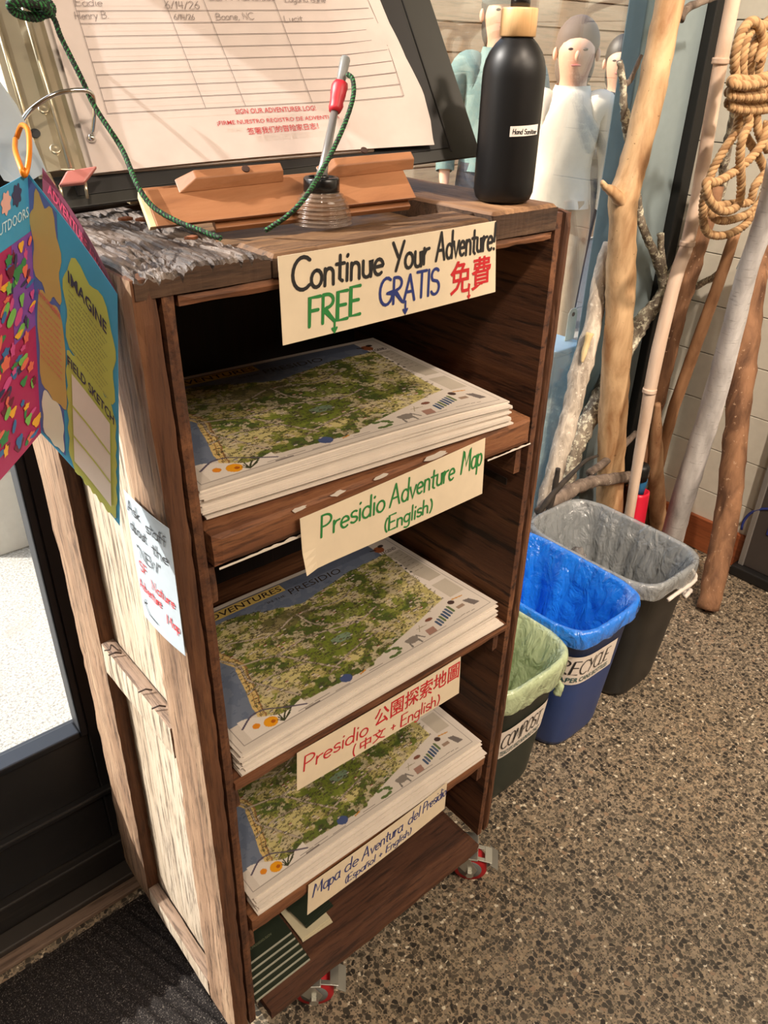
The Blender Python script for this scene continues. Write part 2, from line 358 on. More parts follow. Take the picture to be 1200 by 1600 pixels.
# glass wall at the back, left leaf (door) and right pane
def m_glass(name, refl=.10, tint=(1, 1, 1), gl_rough=.01):
    g = NG(name); g.t.nodes.remove(g.b); tr = g.n('ShaderNodeBsdfTransparent'); tr.inputs[0].default_value = (*tint, 1)
    gl = g.n('ShaderNodeBsdfGlossy'); gl.inputs['Roughness'].default_value = .01; gl.inputs[0].default_value = (.95, 1, 1, 1); mx = g.n('ShaderNodeMixShader')
    lw = g.n('ShaderNodeLayerWeight'); lw.inputs[0].default_value = .5; pw = g.n('ShaderNodeMath', operation='POWER'); pw.inputs[1].default_value = 5; g.l(lw.outputs['Facing'], pw.inputs[0])
    ad = g.n('ShaderNodeMath', operation='ADD'); ad.use_clamp = True; ad.inputs[1].default_value = refl
    g.l(pw.outputs[0], ad.inputs[0]); g.l(ad.outputs[0], mx.inputs[0]); g.l(tr.outputs[0], mx.inputs[1]); g.l(gl.outputs[0], mx.inputs[2]); g.l(mx.outputs[0], g.o.inputs[0]); return g.m
glass = m_glass('clear_glass', .02); glass2 = m_glass('reflective_glass', .12, (1.0, .97, .93))
d1 = thing('door_1', (-.5, .47, 0), None, None); d1['kind'] = 'structure'
box('door_stile', (-.036, .45, .075), (.075, .495, 2.5), blackm, d1, .003); box('door_stile', (-1.16, .45, .075), (-1.05, .495, 2.5), blackm, d1, .003)
box('bottom_rail', (-1.05, .45, .075), (-.036, .495, .352), blackm, d1, .003); box('top_rail', (-1.05, .45, 2.4), (-.036, .495, 2.5), blackm, d1, .003)
box('glass', (-1.05, .474, .35), (-.03, .478, 2.4), glass, d1)
for lo, hi in (((-.050, .440, .352), (-.036, .474, 2.4)), ((-1.05, .440, .352), (-1.036, .474, 2.4)), ((-1.036, .440, .352), (-.050, .474, .366)), ((-1.036, .440, 2.386), (-.050, .474, 2.4))):
    box('glazing_gasket', lo, hi, gasket, d1, .003)
box('sill_moulding', (-1.05, .436, .200), (.075, .452, .212), blackm, d1, .003)
scuffed = wood('scuffed_black', (22, 21, 21), (34, 32, 31), (78, 70, 62), 'x', .5, .5, .2, .2)
struct('trim_1', (-3, .432, .012), (.30, .47, .075), scuffed, .003)                   # kick plate line under the door
struct('trim_2', (-3, .396, 0), (.30, .432, .020), flat('threshold_dark', (52, 48, 45), .5), .003)
struct('trim_3', (-3, .372, 0), (.30, .396, .010), wood('threshold_strip', (70, 58, 50), (116, 96, 82), (150, 128, 110), 'x', .5, .7, .2, .6), .002)
struct('wall_back', (-3, .45, 2.5), (.30, .50, 3), plaster); struct('wall_back', (-3, .45, 0), (-1.16, .5, 2.5), plaster)
struct('wall_back', (.075, .45, 0), (.30, .72, 3), blackm)
w1 = thing('window_1', (.9, .66, 0), None, None); w1['kind'] = 'structure'
steel = flat('frame_blue_grey', (112, 138, 150), .35, .1); pale = flat('panel_blue_grey', (150, 166, 170), .3, .15)
box('glass', (.30, .664, .06), (1.548, .668, 2.7), glass2, w1)
box('window_frame', (1.545, .635, 0), (1.612, .69, 3), steel, w1, .004); box('window_frame', (.30, .635, 0), (1.545, .69, .06), steel, w1, .003)
box('window_frame', (.30, .635, 2.7), (1.545, .69, 3), steel, w1, .003); box('glazing_gasket', (1.612, .650, 0), (1.622, .69, 3), gasket, w1)
box('door_panel', (1.622, .655, 0), (1.835, .69, 3), pale, w1, .003); box('seal_strip', (1.835, .63, 0), (1.884, .69, 3), flat('seal_black', (18, 18, 17), .6), w1, .003)
# outside
def m_out():
    g = NG('outdoor_concrete'); v = g.coord(); n = g.noise(v, 160, 4, .8)
    c = g.ramp(n, [(.38, srgb((112, 109, 102))), (.52, srgb((158, 156, 148))), (.66, srgb((186, 184, 177)))])
    st = g.ramp(g.noise(v, 6, 5, .6), [(.55, (0, 0, 0)), (.72, (1, 1, 1))]); g.base(g.mix(st, c, srgb((140, 135, 126)))); g.b.inputs['Roughness'].default_value = .9; return g.m
outc = m_out()
pv = thing('patio_paving', (1, 3, 0), None, None); pv['kind'] = 'structure'
for i in range(8):
    for j in range(6):
        box('slab', (-4+i*1.6+.004, .75+j*1.6+.004, -.06), (-4+(i+1)*1.6-.004, .75+(j+1)*1.6-.004, -.012), outc, pv, .004)
struct('sun_blocker', (.31, .70, 0), (.50, 2.1, 3), flat('added_fin', (170, 168, 160), .8))  # unseen fin added to keep the sun off the right-hand floor and bins
conc = flat('bench_stone', (188, 184, 176), .8)
b = thing('stone_bench', (.12, 1.75, -.012), 'pale stone bench on the paving outside the glass door', 'bench')
box('leg', (.12, 1.69, -.012), (.225, 1.78, .26), conc, b, .006); box('leg', (.12, 2.7, -.012), (.225, 2.79, .26), conc, b, .006)
box('seat', (.0, 1.68, .26), (.235, 2.85, .33), conc, b, .01)
plank_wall = thing('reflected_plank_wall', (4.4, 3.6, 0), 'tan wall of horizontal wooden planks added behind the glass for its reflection, beyond the people', 'wall')  # planks built outside to stand in for a reflection in the pane
fw_ = wood('reflected_planks', (196, 140, 96), (226, 172, 124), (240, 196, 150), 'x', .25, .7, .15, .25)
box('plank_backing', (1.6, 3.66, 0), (9.0, 3.68, 2.75), fw_, plank_wall)
for i in range(16):
    o = box('plank', (1.6, 3.6+.004*(i % 3), .02+i*.17), (9.0, 3.64+.004*(i % 3), .18+i*.17), fw_, plank_wall, .003)
# ribbed entrance mat
def matfn(u, v):
    x = -1.2+u*1.20; y = -.75+v*1.105; q = (x*.96+y*.30) if (x+y*.9) > -.09 else (y*.93-x*.35)
    if x > -.03 or v > .985: return (x, y, .004)
    return (x, y, .0075+.0045*math.sin(q*2*math.pi/.025)+.0008*noise.noise(Vector((x, y, 0))*300))
g = NG('mat_carpet'); v = g.coord(); sp = g.noise(v, 420, 2, .8)
g.base(g.ramp(sp, [(.35, srgb((24, 22, 22))), (.60, srgb((46, 42, 40))), (.74, srgb((150, 142, 132)))])); g.b.inputs['Roughness'].default_value = .95  # palest specks are sun sparkles put into the colour
g.b.inputs['Specular IOR Level'].default_value = .1
mo = MB().grid(matfn, 260, 300).build('entrance_mat', g.m, smooth=True); tag(mo, 'black ribbed entrance mat on the floor in front of the glass door', 'mat')
# ================================================================== THE SHELF UNIT
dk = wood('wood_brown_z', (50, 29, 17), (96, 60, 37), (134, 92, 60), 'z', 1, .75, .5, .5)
dky = wood('wood_brown_y', (38, 20, 11), (92, 56, 34), (132, 88, 56), 'y', .8, .75, .5, .55)
dkx = wood('wood_brown_x', (56, 31, 17), (116, 72, 44), (158, 108, 70), 'x', 1, .7, .4, .6)
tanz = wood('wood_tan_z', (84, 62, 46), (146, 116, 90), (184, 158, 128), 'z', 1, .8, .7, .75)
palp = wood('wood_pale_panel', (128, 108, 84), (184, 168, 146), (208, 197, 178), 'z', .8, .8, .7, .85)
grey = wood('wood_grey_split', (22, 17, 14), (92, 78, 68), (158, 146, 136), 'y', .9, .55, 1.0, 1.0)
topx = wood('wood_top_rail', (40, 27, 17), (112, 80, 50), (160, 122, 82), 'x', .9, .7, .5, .65)
topy = wood('wood_top_plank', (74, 50, 32), (134, 98, 66), (166, 130, 94), 'y', .9, .7, .4, .5)
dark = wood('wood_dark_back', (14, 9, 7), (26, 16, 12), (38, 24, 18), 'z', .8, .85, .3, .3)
unit = thing('shelf_unit', (.24, .19, 0), 'tall reclaimed wood shelf unit on castors holding stacks of maps', 'shelf')
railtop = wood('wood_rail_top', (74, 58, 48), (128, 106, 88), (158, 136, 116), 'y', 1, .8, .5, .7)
def bowL(p):
    t = (p.z-.1)/1.1; p = p.copy(); p.x += .006*math.sin(math.pi*max(0, min(1, t)))-.001; return p
def bowR(p):
    t = (p.z-.1)/1.1; p = p.copy(); p.x += .004*math.sin(math.pi*max(0, min(1, t))); return p
ZB, ZT, D = .078, 1.190, .385
o = board('side_panel', (-.0145, .0, ZB), (-.001, D, ZT+.008), dky, unit, .0008, (2, 8, 26), bend=bowL)
o = board('panel_skin', (-.0185, .075, ZB+.02), (-.0155, .30, ZT-.03), palp, unit, .0006, (1, 6, 26), bend=bowL); o['label'] = 'pale weathered side panel'
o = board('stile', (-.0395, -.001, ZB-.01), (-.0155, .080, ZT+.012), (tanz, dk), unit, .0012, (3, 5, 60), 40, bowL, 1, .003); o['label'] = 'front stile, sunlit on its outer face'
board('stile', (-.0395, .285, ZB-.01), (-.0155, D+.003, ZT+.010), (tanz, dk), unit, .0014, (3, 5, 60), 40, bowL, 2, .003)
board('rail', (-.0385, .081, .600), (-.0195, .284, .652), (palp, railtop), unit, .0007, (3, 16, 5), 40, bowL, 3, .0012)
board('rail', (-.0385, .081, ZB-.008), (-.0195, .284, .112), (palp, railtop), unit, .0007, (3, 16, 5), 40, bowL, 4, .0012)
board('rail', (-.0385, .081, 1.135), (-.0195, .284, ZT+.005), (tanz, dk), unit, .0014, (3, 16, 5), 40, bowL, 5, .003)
nail = flat('rusty_nail', (70, 56, 48), .6, .6); nb = MB()
for yy, zz in ((.155, .6555), (.118, .6555), (.245, .6555)):
    nb.tube([(-.036, yy+.004, zz), (-.028, yy, zz+.0035), (-.021, yy-.003, zz)], .0011, 6)
nb.tube(spline([(-.036, .262, .6550), (-.031, .255, .659), (-.026, .262, .6595), (-.022, .252, .655)], 6), .001, 6)
nb.build('bent_nails', nail, unit)['kind'] = 'stuff'
board('side_panel', (.481, .0, ZB+.02), (.495, D, ZT+.014), wood('wood_panel_grain', (34, 17, 9), (92, 56, 35), (134, 90, 58), 'y', .42, .75, .8, .95), unit, .0008, (2, 8, 30), bend=bowR, seed=6)
board('stile', (.4955, -.002, ZB+.02), (.511, .07, ZT+.014), dk, unit, .001, (3, 5, 60), 40, bowR, 7, .005)
board('stile', (.4955, .31, ZB), (.511, D, ZT+.014), dk, unit, .001, (3, 5, 60), 40, bowR, 8, .003)
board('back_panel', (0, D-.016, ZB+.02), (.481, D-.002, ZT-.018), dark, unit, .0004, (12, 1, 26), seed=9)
board('ceiling_board', (0, .001, 1.172), (.481, D-.016, 1.184), dkx, unit, .0012, (30, 10, 2), 30, seed=10)
# top frame: split grey plank, front rail, right plank, back rail
side_wood = wood('wood_side_dark', (40, 28, 20), (78, 56, 40), (112, 86, 64), 'x', .9, .85, .6, .5)  # sides darker than tops: weathering, with the whitish light from above put in
def topplank(name, x0, x1, y0, y1, z0, z1, mat, rough, seed, nx=40, ny=90, tilt=0):
    mb = MB(); nz = 3
    def h(x, y):
        r = noise.noise(Vector((x*60+3*noise.noise(Vector((x*9, y*9, 1))), y*7, seed)))*.35+noise.noise(Vector((x*240, y*24, seed+3)))*.35+noise.noise(Vector((x*480, y*110, seed+5)))*.25
        cr_ = abs(noise.noise(Vector((x*75, y*6, seed+9))))
        d = rough*r - (rough*1.9*max(0, .07-cr_)/.07 if rough > .0015 else 0)
        if rough > .0015:
            b = noise.noise(Vector((x*22+4, y*11, seed+20))); d -= .009*max(0, min(.3, b-.10))*2.0*(1+.8*noise.noise(Vector((x*150, y*150, 2))))
        ex = min(x-x0, x1-x, y-y0, y1-y); d -= .004*max(0, 1-ex/.006)**2
        return z1+d+tilt*(x-x0)
    P = lambda u, v: (x0+u*(x1-x0), y0+v*(y1-y0)-(.0025*abs(noise.noise(Vector((u*9, seed, 0)))) if v < .01 else 0), h(x0+u*(x1-x0), y0+v*(y1-y0)))
    mb.grid(P, nx, ny)
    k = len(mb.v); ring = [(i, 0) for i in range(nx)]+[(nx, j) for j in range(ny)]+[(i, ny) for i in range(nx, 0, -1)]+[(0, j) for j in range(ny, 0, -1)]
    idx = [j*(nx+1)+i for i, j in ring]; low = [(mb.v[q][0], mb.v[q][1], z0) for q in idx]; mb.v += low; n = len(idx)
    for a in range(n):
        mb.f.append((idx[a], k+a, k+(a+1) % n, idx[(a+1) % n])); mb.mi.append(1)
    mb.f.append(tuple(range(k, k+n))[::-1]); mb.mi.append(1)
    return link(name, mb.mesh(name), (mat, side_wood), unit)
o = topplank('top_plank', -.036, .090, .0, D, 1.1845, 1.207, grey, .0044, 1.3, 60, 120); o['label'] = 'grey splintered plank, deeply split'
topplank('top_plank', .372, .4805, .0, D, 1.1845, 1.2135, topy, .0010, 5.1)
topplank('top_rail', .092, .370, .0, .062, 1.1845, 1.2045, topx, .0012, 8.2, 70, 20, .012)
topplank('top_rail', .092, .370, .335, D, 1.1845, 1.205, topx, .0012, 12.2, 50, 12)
o = board('top_infill', (.092, .063, 1.1845), (.370, .334, 1.190), topx, unit, .0010, (40, 30, 1), 40, seed=14, edge=0)
# shelves
pale_paint = flat('flaking_paint', (205, 196, 184), .7)
board('shelf', (.003, -.006, .914), (.4775, D-.02, .9545), dkx, unit, .0012, (40, 12, 5), 30, seed=20, edge=.004)
mb = MB()
for x0, x1, zb, top in ((.008, .112, .9135, .009), (.393, .476, .9135, .007)):
    n = 26; P = []
    for i in range(n+1):
        x = x0+(x1-x0)*i/n; hh = top*(.35+.65*abs(noise.noise(Vector((x*60, 2, 1))))); mb.v += [(x, -.0082, zb+.001), (x, -.0078, zb+hh)]
    k = len(mb.v)-2*(n+1); mb.f += [(k+2*i, k+2*i+2, k+2*i+3, k+2*i+1) for i in range(n)]; mb.mi += [0]*n
for cx, cz, w_, h_ in ((.30, .9535, .02, .004), (.215, .9535, .012, .003), (.155, .953, .010, .003), (.105, .952, .010, .003)):
    P = [(cx+w_*math.cos(a)*(.7+.5*rng.random()), -.0078, cz-.003+h_*math.sin(a)*(.7+.6*rng.random())) for a in np.linspace(0, 6.28, 12)[:-1]]
    mb.add(P, [tuple(range(11))])
o = mb.build('paint_flakes', pale_paint, unit); o['label'] = 'remains of white paint'; o['kind'] = 'stuff'
board('shelf', (.001, -.004, .592), (.4845, D-.02, .606), dkx, unit, .0008, (40, 12, 2), 30, seed=21, edge=.002)
board('shelf', (.003, -.004, .300), (.4735, D-.02, .330), dkx, unit, .0010, (40, 12, 3), 30, seed=22, edge=.003)
board('shelf', (.012, -.018, .084), (.470, D-.02, .106), wood('wood_dark_shelf', (34, 18, 10), (78, 46, 28), (112, 72, 46), 'x', .7, .7, .5, .7), unit, .0012, (40, 12, 3), 30, seed=23, edge=.003)
for x0, x1 in ((.0005, .013), (.466, .4805)):
    for zz, hh in ((.912, .048), (.590, .040), (.298, .045)):
        board('cleat', (x0, .006, zz-hh), (x1, .30, zz-.001), dky, unit, .0008, (2, 10, 3), 30, seed=zz*9, edge=.003)
mb = MB(); mb.box((.4795, .028, .836), (.4812, .120, .846))
mb.build('saw_groove', flat('groove_dark', (34, 20, 12), .9), unit)
# castors
zinc = flat('zinc_plate', (176, 176, 168), .32, .8); redw = flat('castor_red', (190, 28, 36), .4); blk = flat('rubber_black', (24, 24, 26), .5); tread = flat('tread_red', (175, 30, 38), .5)
def caster(x, y, ang, brake=True):
    t = bpy.data.objects.new('castor', None); COL.objects.link(t); t.parent = unit; t.matrix_parent_inverse = unit.matrix_world.inverted(); t.location = (x, y, 0); t.rotation_euler = (0, 0, ang)
    m = Matrix.Translation((x, y, 0)) @ Matrix.Rotation(ang, 4, 'Z')
    def b(name, mb, mat, smooth=False, bevel=0):
        o = mb.build(name, mat, None, smooth, bevel); o.parent = t; return o
    b('mounting_plate', MB().box((-.038, -.030, .0785), (.038, .030, .0825)), zinc, bevel=.0015)
    b('swivel_head', MB().lathe([(.022, .070), (.024, .074), (.022, .0785)], 24), zinc, True)
    f = MB()
    for s_ in (-1, 1):
        f.prism([(-.020, s_*.0185, .071), (.022, s_*.0185, .071), (.040, s_*.0185, .040), (.034, s_*.0185, .026), (.018, s_*.0185, .030)], (0, s_*.0025, 0))
    f.box((-.022, -.0205, .069), (.024, .0205, .072)); b('fork', f, zinc, bevel=.0008)
    b('wheel', MB().lathe([(.016, -.014), (.030, -.014), (.032, -.011), (.032, .011), (.030, .014), (.016, .014)], 36, (.026, 0, .032), (0, 1, 0)), tread, True)
    b('hub', MB().lathe([(.004, -.0155), (.022, -.0150), (.023, -.013), (.023, .013), (.022, .0150), (.004, .0155)], 28, (.026, 0, .032), (0, 1, 0)), flat('hub_grey', (120, 124, 124), .4, .3), True)
    b('axle_bolt', MB().lathe([(.0075, -.028), (.0075, -.021), (.005, -.021), (.005, .021), (.0075, .021), (.0075, .027)], 6, (.026, 0, .032), (0, 1, 0)), zinc)
    if brake:
        q = MB(); q.prism([(.020, -.017, .070), (.062, -.017, .062), (.062, -.017, .060), (.020, -.017, .068)], (0, .008, 0)); q.prism([(.020, .009, .070), (.062, .009, .062), (.062, .009, .060), (.020, .009, .068)], (0, .008, 0))
        q.prism([(.052, -.017, .0645), (.066, -.017, .061), (.066, -.017, .059), (.052, -.017, .0625)], (0, .034, 0))
        q.prism([(.062, -.021, .062), (.078, -.021, .050), (.077, -.021, .0475), (.061, -.021, .0595)], (0, .042, 0)); b('brake_pedal', q, zinc, bevel=.0006)
caster(.452, .020, math.radians(-48)); caster(.088, .022, math.radians(-38)); caster(.43, .33, math.radians(40)); caster(.05, .33, math.radians(120))
# ================================================================== PAPERS ON THE UNIT
paper = flat('paper_white', (218, 208, 196), .7); card = flat('card_cream', (228, 212, 184), .6); bluepaper = flat('paper_cool', (170, 182, 190), .7)
def ink(name, rgb): return flat('ink_'+name, rgb, .5)
INK = {'black': ink('black', (34, 34, 36)), 'green': ink('green', (40, 128, 62)), 'blue': ink('blue', (36, 52, 120)), 'red': ink('red', (196, 36, 44)), 'grey': ink('grey', (110, 104, 100)), 'pink': ink('pink', (196, 62, 96))}
def quadsurf(c, curl=None):
    """c: corners bl, br, tr, tl in world; returns surf(x, y, lift) with x,y in metres along the sheet, plus size"""
    bl, br, tr, tl = [Vector(p) for p in c]; w = ((br-bl).length+(tr-tl).length)/2; h = ((tl-bl).length+(tr-br).length)/2
    n = (br-bl).cross(tl-bl).normalized()
    def s(x, y, l=0):
        u = x/w; v = y/h; p = bl*(1-u)*(1-v)+br*u*(1-v)+tr*u*v+tl*(1-u)*v
        return p+n*(l+(curl(u, v) if curl else 0))
    return s, w, h
def sheet(name, surf, w, h, mat, parent=None, thick=.0004, nu=16, nv=8):
    mb = MB(); mb.grid(lambda u, v: surf(u*w, v*h, 0), nu, nv); mb.grid(lambda u, v: surf(u*w, v*h, -thick), nu, nv)
    k = (nu+1)*(nv+1); ring = [(i, 0) for i in range(nu)]+[(nu, j) for j in range(nv)]+[(i, nv) for i in range(nu, 0, -1)]+[(0, j) for j in range(nv, 0, -1)]
    idx = [j*(nu+1)+i for i, j in ring]
    for a in range(len(idx)): b_ = idx[(a+1) % len(idx)]; mb.f.append((idx[a], b_, b_+k, idx[a]+k)); mb.mi.append(0)
    return mb.build(name, mat, parent)
def sign(px, yp, label, lines, curl=None, mat=None, name='paper_sign', ax=1):
    c = [at(x, y, ax, yp) for x, y in px]                   # bl, br, tr, tl
    s, w, h = quadsurf(c, curl); o = sheet(name, s, w, h, mat or card); tag(o, label, 'sign', 'signs taped to the shelf unit')
    by = {}
    for ln in lines:
        col = ln[0]; mb = by.setdefault(col, MB())
        if ln[1] == 'hand': _, _, txt, u, v, wd, cap, pen, *r = ln; put_hand(mb, txt, u*w, v*h, wd*w if wd else 0, cap*h, pen, s, seed=len(txt), lift=.0005, rot=(r[0] if r else 0), slant=(r[1] if len(r) > 1 else .08))
        else: _, _, txt, u, v, wd, cap, bold = ln; put_text(mb, txt, u*w, v*h, wd*w, cap*h, s, slant=.05, bold=bold, lift=.0005)
    for col, mb in by.items(): done(mb, 'lettering', INK[col], o, col+' hand lettering')
    return o
cA = lambda u, v: .0012*math.sin(u*3.1)
sign([(442, 540), (774, 456), (775, 345), (434, 401)], -.008, 'cream sign lettered Continue Your Adventure, topmost sign on the shelf unit', [
    ('black', 'hand', 'Continue', .045, .600, .375, .35, .0034), ('black', 'hand', 'Your', .465, .605, .17, .35, .0034), ('black', 'hand', 'Adventure!', .675, .62, .318, .35, .0032),
    ('green', 'hand', 'FREE', .10, .155, .215, .34, .0033), ('blue', 'hand', 'GRATIS', .40, .19, .285, .33, .0031),
    ('red', 'text', '\u514d\u8cbb', .745, .10, .225, .46, .022),
    ('green', 'hand', 'arrow', .195, .015, 0, .14, .0024), ('blue', 'hand', 'arrow', .51, .03, 0, .15, .0024), ('red', 'hand', 'arrow', .84, .015, 0, .10, .0018)], cA)
def cB(u, v): return .002*math.sin(u*2.5+.4)+.006*max(0, 1-u/.10)**2*max(0, 1-v/.4)
sign([(474, 896), (753, 771), (758, 684), (468, 810)], -.0125, 'cream sign with green lettering Presidio Adventure Map (English)', [
    ('green', 'hand', 'Presidio', .085, .53, .32, .36, .0027), ('green', 'hand', 'Adventure', .435, .53, .37, .37, .0026), ('green', 'hand', 'Map', .85, .56, .13, .38, .0026),
    ('green', 'hand', '(English)', .40, .12, .275, .26, .0024)], cB)
sign([(464, 1236), (717, 1083), (720, 1026), (464, 1177)], -.008, 'cream sign with red lettering Presidio and Chinese characters', [
    ('red', 'hand', 'Presidio', .03, .44, .36, .36, .0024), ('red', 'text', '\u516c\u5712\u63a2\u7d22\u5730\u5716', .43, .48, .56, .44, .014),
    ('red', 'hand', '(', .30, .06, 0, .32, .0022), ('red', 'text', '\u4e2d\u6587', .345, .06, .155, .30, .014), ('red', 'hand', '+', .535, .10, 0, .28, .0022), ('red', 'hand', 'English)', .595, .07, .26, .30, .0022)], cA)
sign([(480, 1430), (694, 1263), (698, 1222), (482, 1383)], -.008, 'cream sign with blue lettering Mapa de Aventura del Presidio, lowest sign on the unit', [
    ('blue', 'hand', 'Mapa', .03, .50, .17, .40, .0022), ('blue', 'hand', 'de', .235, .52, .09, .38, .0021), ('blue', 'hand', 'Aventura', .355, .52, .29, .38, .0021), ('blue', 'hand', 'del', .69, .54, .09, .37, .0020), ('blue', 'hand', 'Presidio', .805, .56, .19, .35, .0020),
    ('blue', 'hand', '(Espa\u00f1ol + English)', .24, .13, .48, .25, .0017)], lambda u, v: .003*math.sin(u*2.8))
# note on the left side
c = [at(226, 962, 0, -.0445), at(290, 1025, 0, -.0425), at(264, 826, 0, -.0425), at(193, 765, 0, -.0445)]
s, w, h = quadsurf(c, lambda u, v: .002*math.sin(u*3)); o = sheet('paper_note', s, w, h, bluepaper, nu=30, nv=20); tag(o, 'white handwritten note about a new map taped to the left side of the unit', 'sign')
mb = MB(); mr = MB()
for i, (t, u, v, wd) in enumerate((('Ask', .06, .87, .30), ('staff', .50, .84, .40), ('about', .06, .73, .40), ('the', .58, .70, .32), ('"NEW"', .16, .56, .55))): put_hand(mb, t, u*w, v*h, wd*w, .085*h, .0014, s, seed=i, lift=.0008, slant=0)
for i, (t, u, v, wd) in enumerate((('SF', .14, .44, .20), ('Nature', .42, .37, .50), ('Adventure', .05, .27, .56), ('Map', .70, .18, .26))): put_hand(mr, t, u*w, v*h, wd*w, .078*h, .0014, s, seed=i+9, lift=.0008, slant=0)
ribbon(mb, [(.16*w, .20*h), (.12*w, .15*h), (.22*w, .09*h), (.44*w, .08*h)], .0012, s, .0010); ribbon(mb, [(.10*w, .17*h), (.12*w, .15*h), (.17*w, .175*h)], .0012, s, .0010)
done(mb, 'lettering', INK['black'], o, 'black handwriting'); done(mr, 'lettering', INK['red'], o, 'red handwriting')
# ------------------------------------------------------------------ the illustrated map, painted as colour on a fine grid
MW, MH, NX, NY = .452, .264, 500, 292
def paint_map():
    X, Y = np.meshgrid(np.linspace(0, 1, NX), np.linspace(0, 1, NY)); r = np.random.default_rng(5)
    def vnoise(n, seed, asp=1.43):
        q = np.random.default_rng(seed).random((n+2, int(n*asp)+3)); gx = X*int(n*asp); gy = Y*n; i = gx.astype(int); j = gy.astype(int); a = gx-i; b = gy-j; a = a*a*(3-2*a); b = b*b*(3-2*b)
        return (q[j, i]*(1-a)+q[j, i+1]*a)*(1-b)+(q[j+1, i]*(1-a)+q[j+1, i+1]*a)*b
    fb = lambda n, sd: vnoise(n, sd)*.5+vnoise(n*2, sd+1)*.27+vnoise(n*4, sd+2)*.15+vnoise(n*8, sd+3)*.08
    C3 = lambda *c: np.array(srgb(c))
    img = np.empty((NY, NX, 3)); img[:] = C3(212, 202, 190)
    def put(mask, col, a=1.0):
        m = (mask*a)[..., None] if mask.dtype != bool else mask[..., None]*a
        img[:] = img*(1-m)+np.array(col)*m
    n1, n2, n3 = fb(5, 1), fb(11, 9), fb(26, 21)
    inner = (X > .018) & (X < .982) & (Y > .03) & (Y < .97)
    coast = np.interp(X, [0, .26, .50, .70, .86, 1], [.86, .86, .73, .80, .83, .8])+(n2-.5)*.04; left = np.interp(Y, [0, .15, .5, .9], [.08, .10, .155, .08])+(n2-.5)*.02
    rb = np.interp(Y, [0, .085, .24, .82, 1], [.45, .50, .875, .915, .93])-(n2-.5)*.012; bot = .070+.012*np.sin(X*9)+(n2-.5)*.015
    land = (Y < coast) & (X > left) & (X < rb) & (Y > bot)
    sea = inner & (~land) & ((Y >= coast) | (X <= left)) & (X < .90) & (Y > .16)
    put(sea, C3(112, 122, 140)); put(sea & (n3 > .53), C3(96, 107, 128), .7); put(sea & (Y > .9), C3(84, 92, 112), .6)
    put(land, C3(176, 164, 104)); put(land & (n1 > .50), C3(132, 138, 62)); put(land & (n2 > .55), C3(104, 116, 48)); put(land & (n2 > .60) & (n1 > .47), C3(78, 94, 40)); put(land & (n2 < .40), C3(200, 188, 128)); put(land & (n3 < .41), C3(196, 182, 150), .8)
    put(land & (X-left < .03), C3(212, 184, 118)); put(land & (np.abs(X-left-.03) < .0025), C3(150, 110, 70)); put(land & (abs(X-left-.015) < .0015), C3(160, 116, 66))
    gg = land & (((X-.47)/.13)**2+((Y-.33)/.10)**2 < 1+(n3-.5)*3); put(gg, C3(112, 126, 44), .85); gg = land & (((X-.60)/.09)**2+((Y-.50)/.07)**2 < 1+(n3-.5)*3); put(gg, C3(120, 134, 50), .8)
    gg = land & (((X-.40)/.12)**2+((Y-.66)/.06)**2 < 1+(n3-.5)*2); put(gg, C3(98, 88, 62), .7); put(((X-.49)/.035)**2+((Y-.34)/.03)**2 < 1+(n3-.5)*2, C3(122, 146, 122), .9)
    def seg(p, q, wd, col, a=1.0):
        (x0, y0), (x1, y1) = p, q; i0, i1 = int(max(0, (min(x0, x1)-wd)*NX-1)), int(min(NX, (max(x0, x1)+wd)*NX+2)); j0, j1 = int(max(0, (min(y0, y1)-wd*1.43)*NY-1)), int(min(NY, (max(y0, y1)+wd*1.43)*NY+2))
        if i1 <= i0 or j1 <= j0: return
        xs = X[j0:j1, i0:i1]; ys = Y[j0:j1, i0:i1]/1.43; y0 /= 1.43; y1 /= 1.43; dx, dy = x1-x0, y1-y0; L = dx*dx+dy*dy+1e-12
        t = np.clip(((xs-x0)*dx+(ys-y0)*dy)/L, 0, 1); d = np.hypot(xs-x0-t*dx, ys-y0-t*dy); m = (d < wd)[..., None]*a; img[j0:j1, i0:i1] = img[j0:j1, i0:i1]*(1-m)+np.array(col)*m
    def path(P, wd, col, a=1.0):
        Q = spline([(x, y, 0) for x, y in P], 8)
        for p, q in zip(Q[:-1], Q[1:]): seg((p.x, p.y), (q.x, q.y), wd, col, a)
    for P in ([(.13, .62), (.17, .5), (.16, .38), (.20, .25), (.24, .13)], [(.16, .5), (.28, .44), (.34, .30), (.40, .16)], [(.20, .68), (.33, .60), (.45, .66), (.60, .62), (.70, .68)], [(.28, .44), (.42, .46), (.58, .40), (.68, .44)], [(.45, .66), (.47, .52), (.58, .40)], [(.13, .30), (.22, .33), (.33, .30)], [(.36, .16), (.47, .22), (.60, .26)]):
        path(P, .0045, C3(140, 124, 108)); path(P, .0028, C3(184, 170, 152))
    for i in range(3600):                                        # trees and shrubs drawn as short dark strokes
        x, y = r.uniform(.1, .93), r.uniform(.06, .86); j, i_ = int(y*NY), int(x*NX)
        if not land[j, i_]: continue
        c_ = [C3(66, 68, 40), C3(84, 78, 50), C3(60, 56, 44), C3(112, 100, 62)][r.integers(4)]; k = r.integers(3)
        if k == 0:
            for q in range(3): seg((x+q*.0048, y), (x+q*.0048, y+.010), .0011, c_, .85)
        elif k == 1: seg((x, y), (x+.011, y+.004*r.normal()), .0014, c_, .8)
        else: seg((x-.002, y+.004), (x+.003, y+.005), .0024, c_, .8); seg((x, y), (x, y+.006), .001, c_)
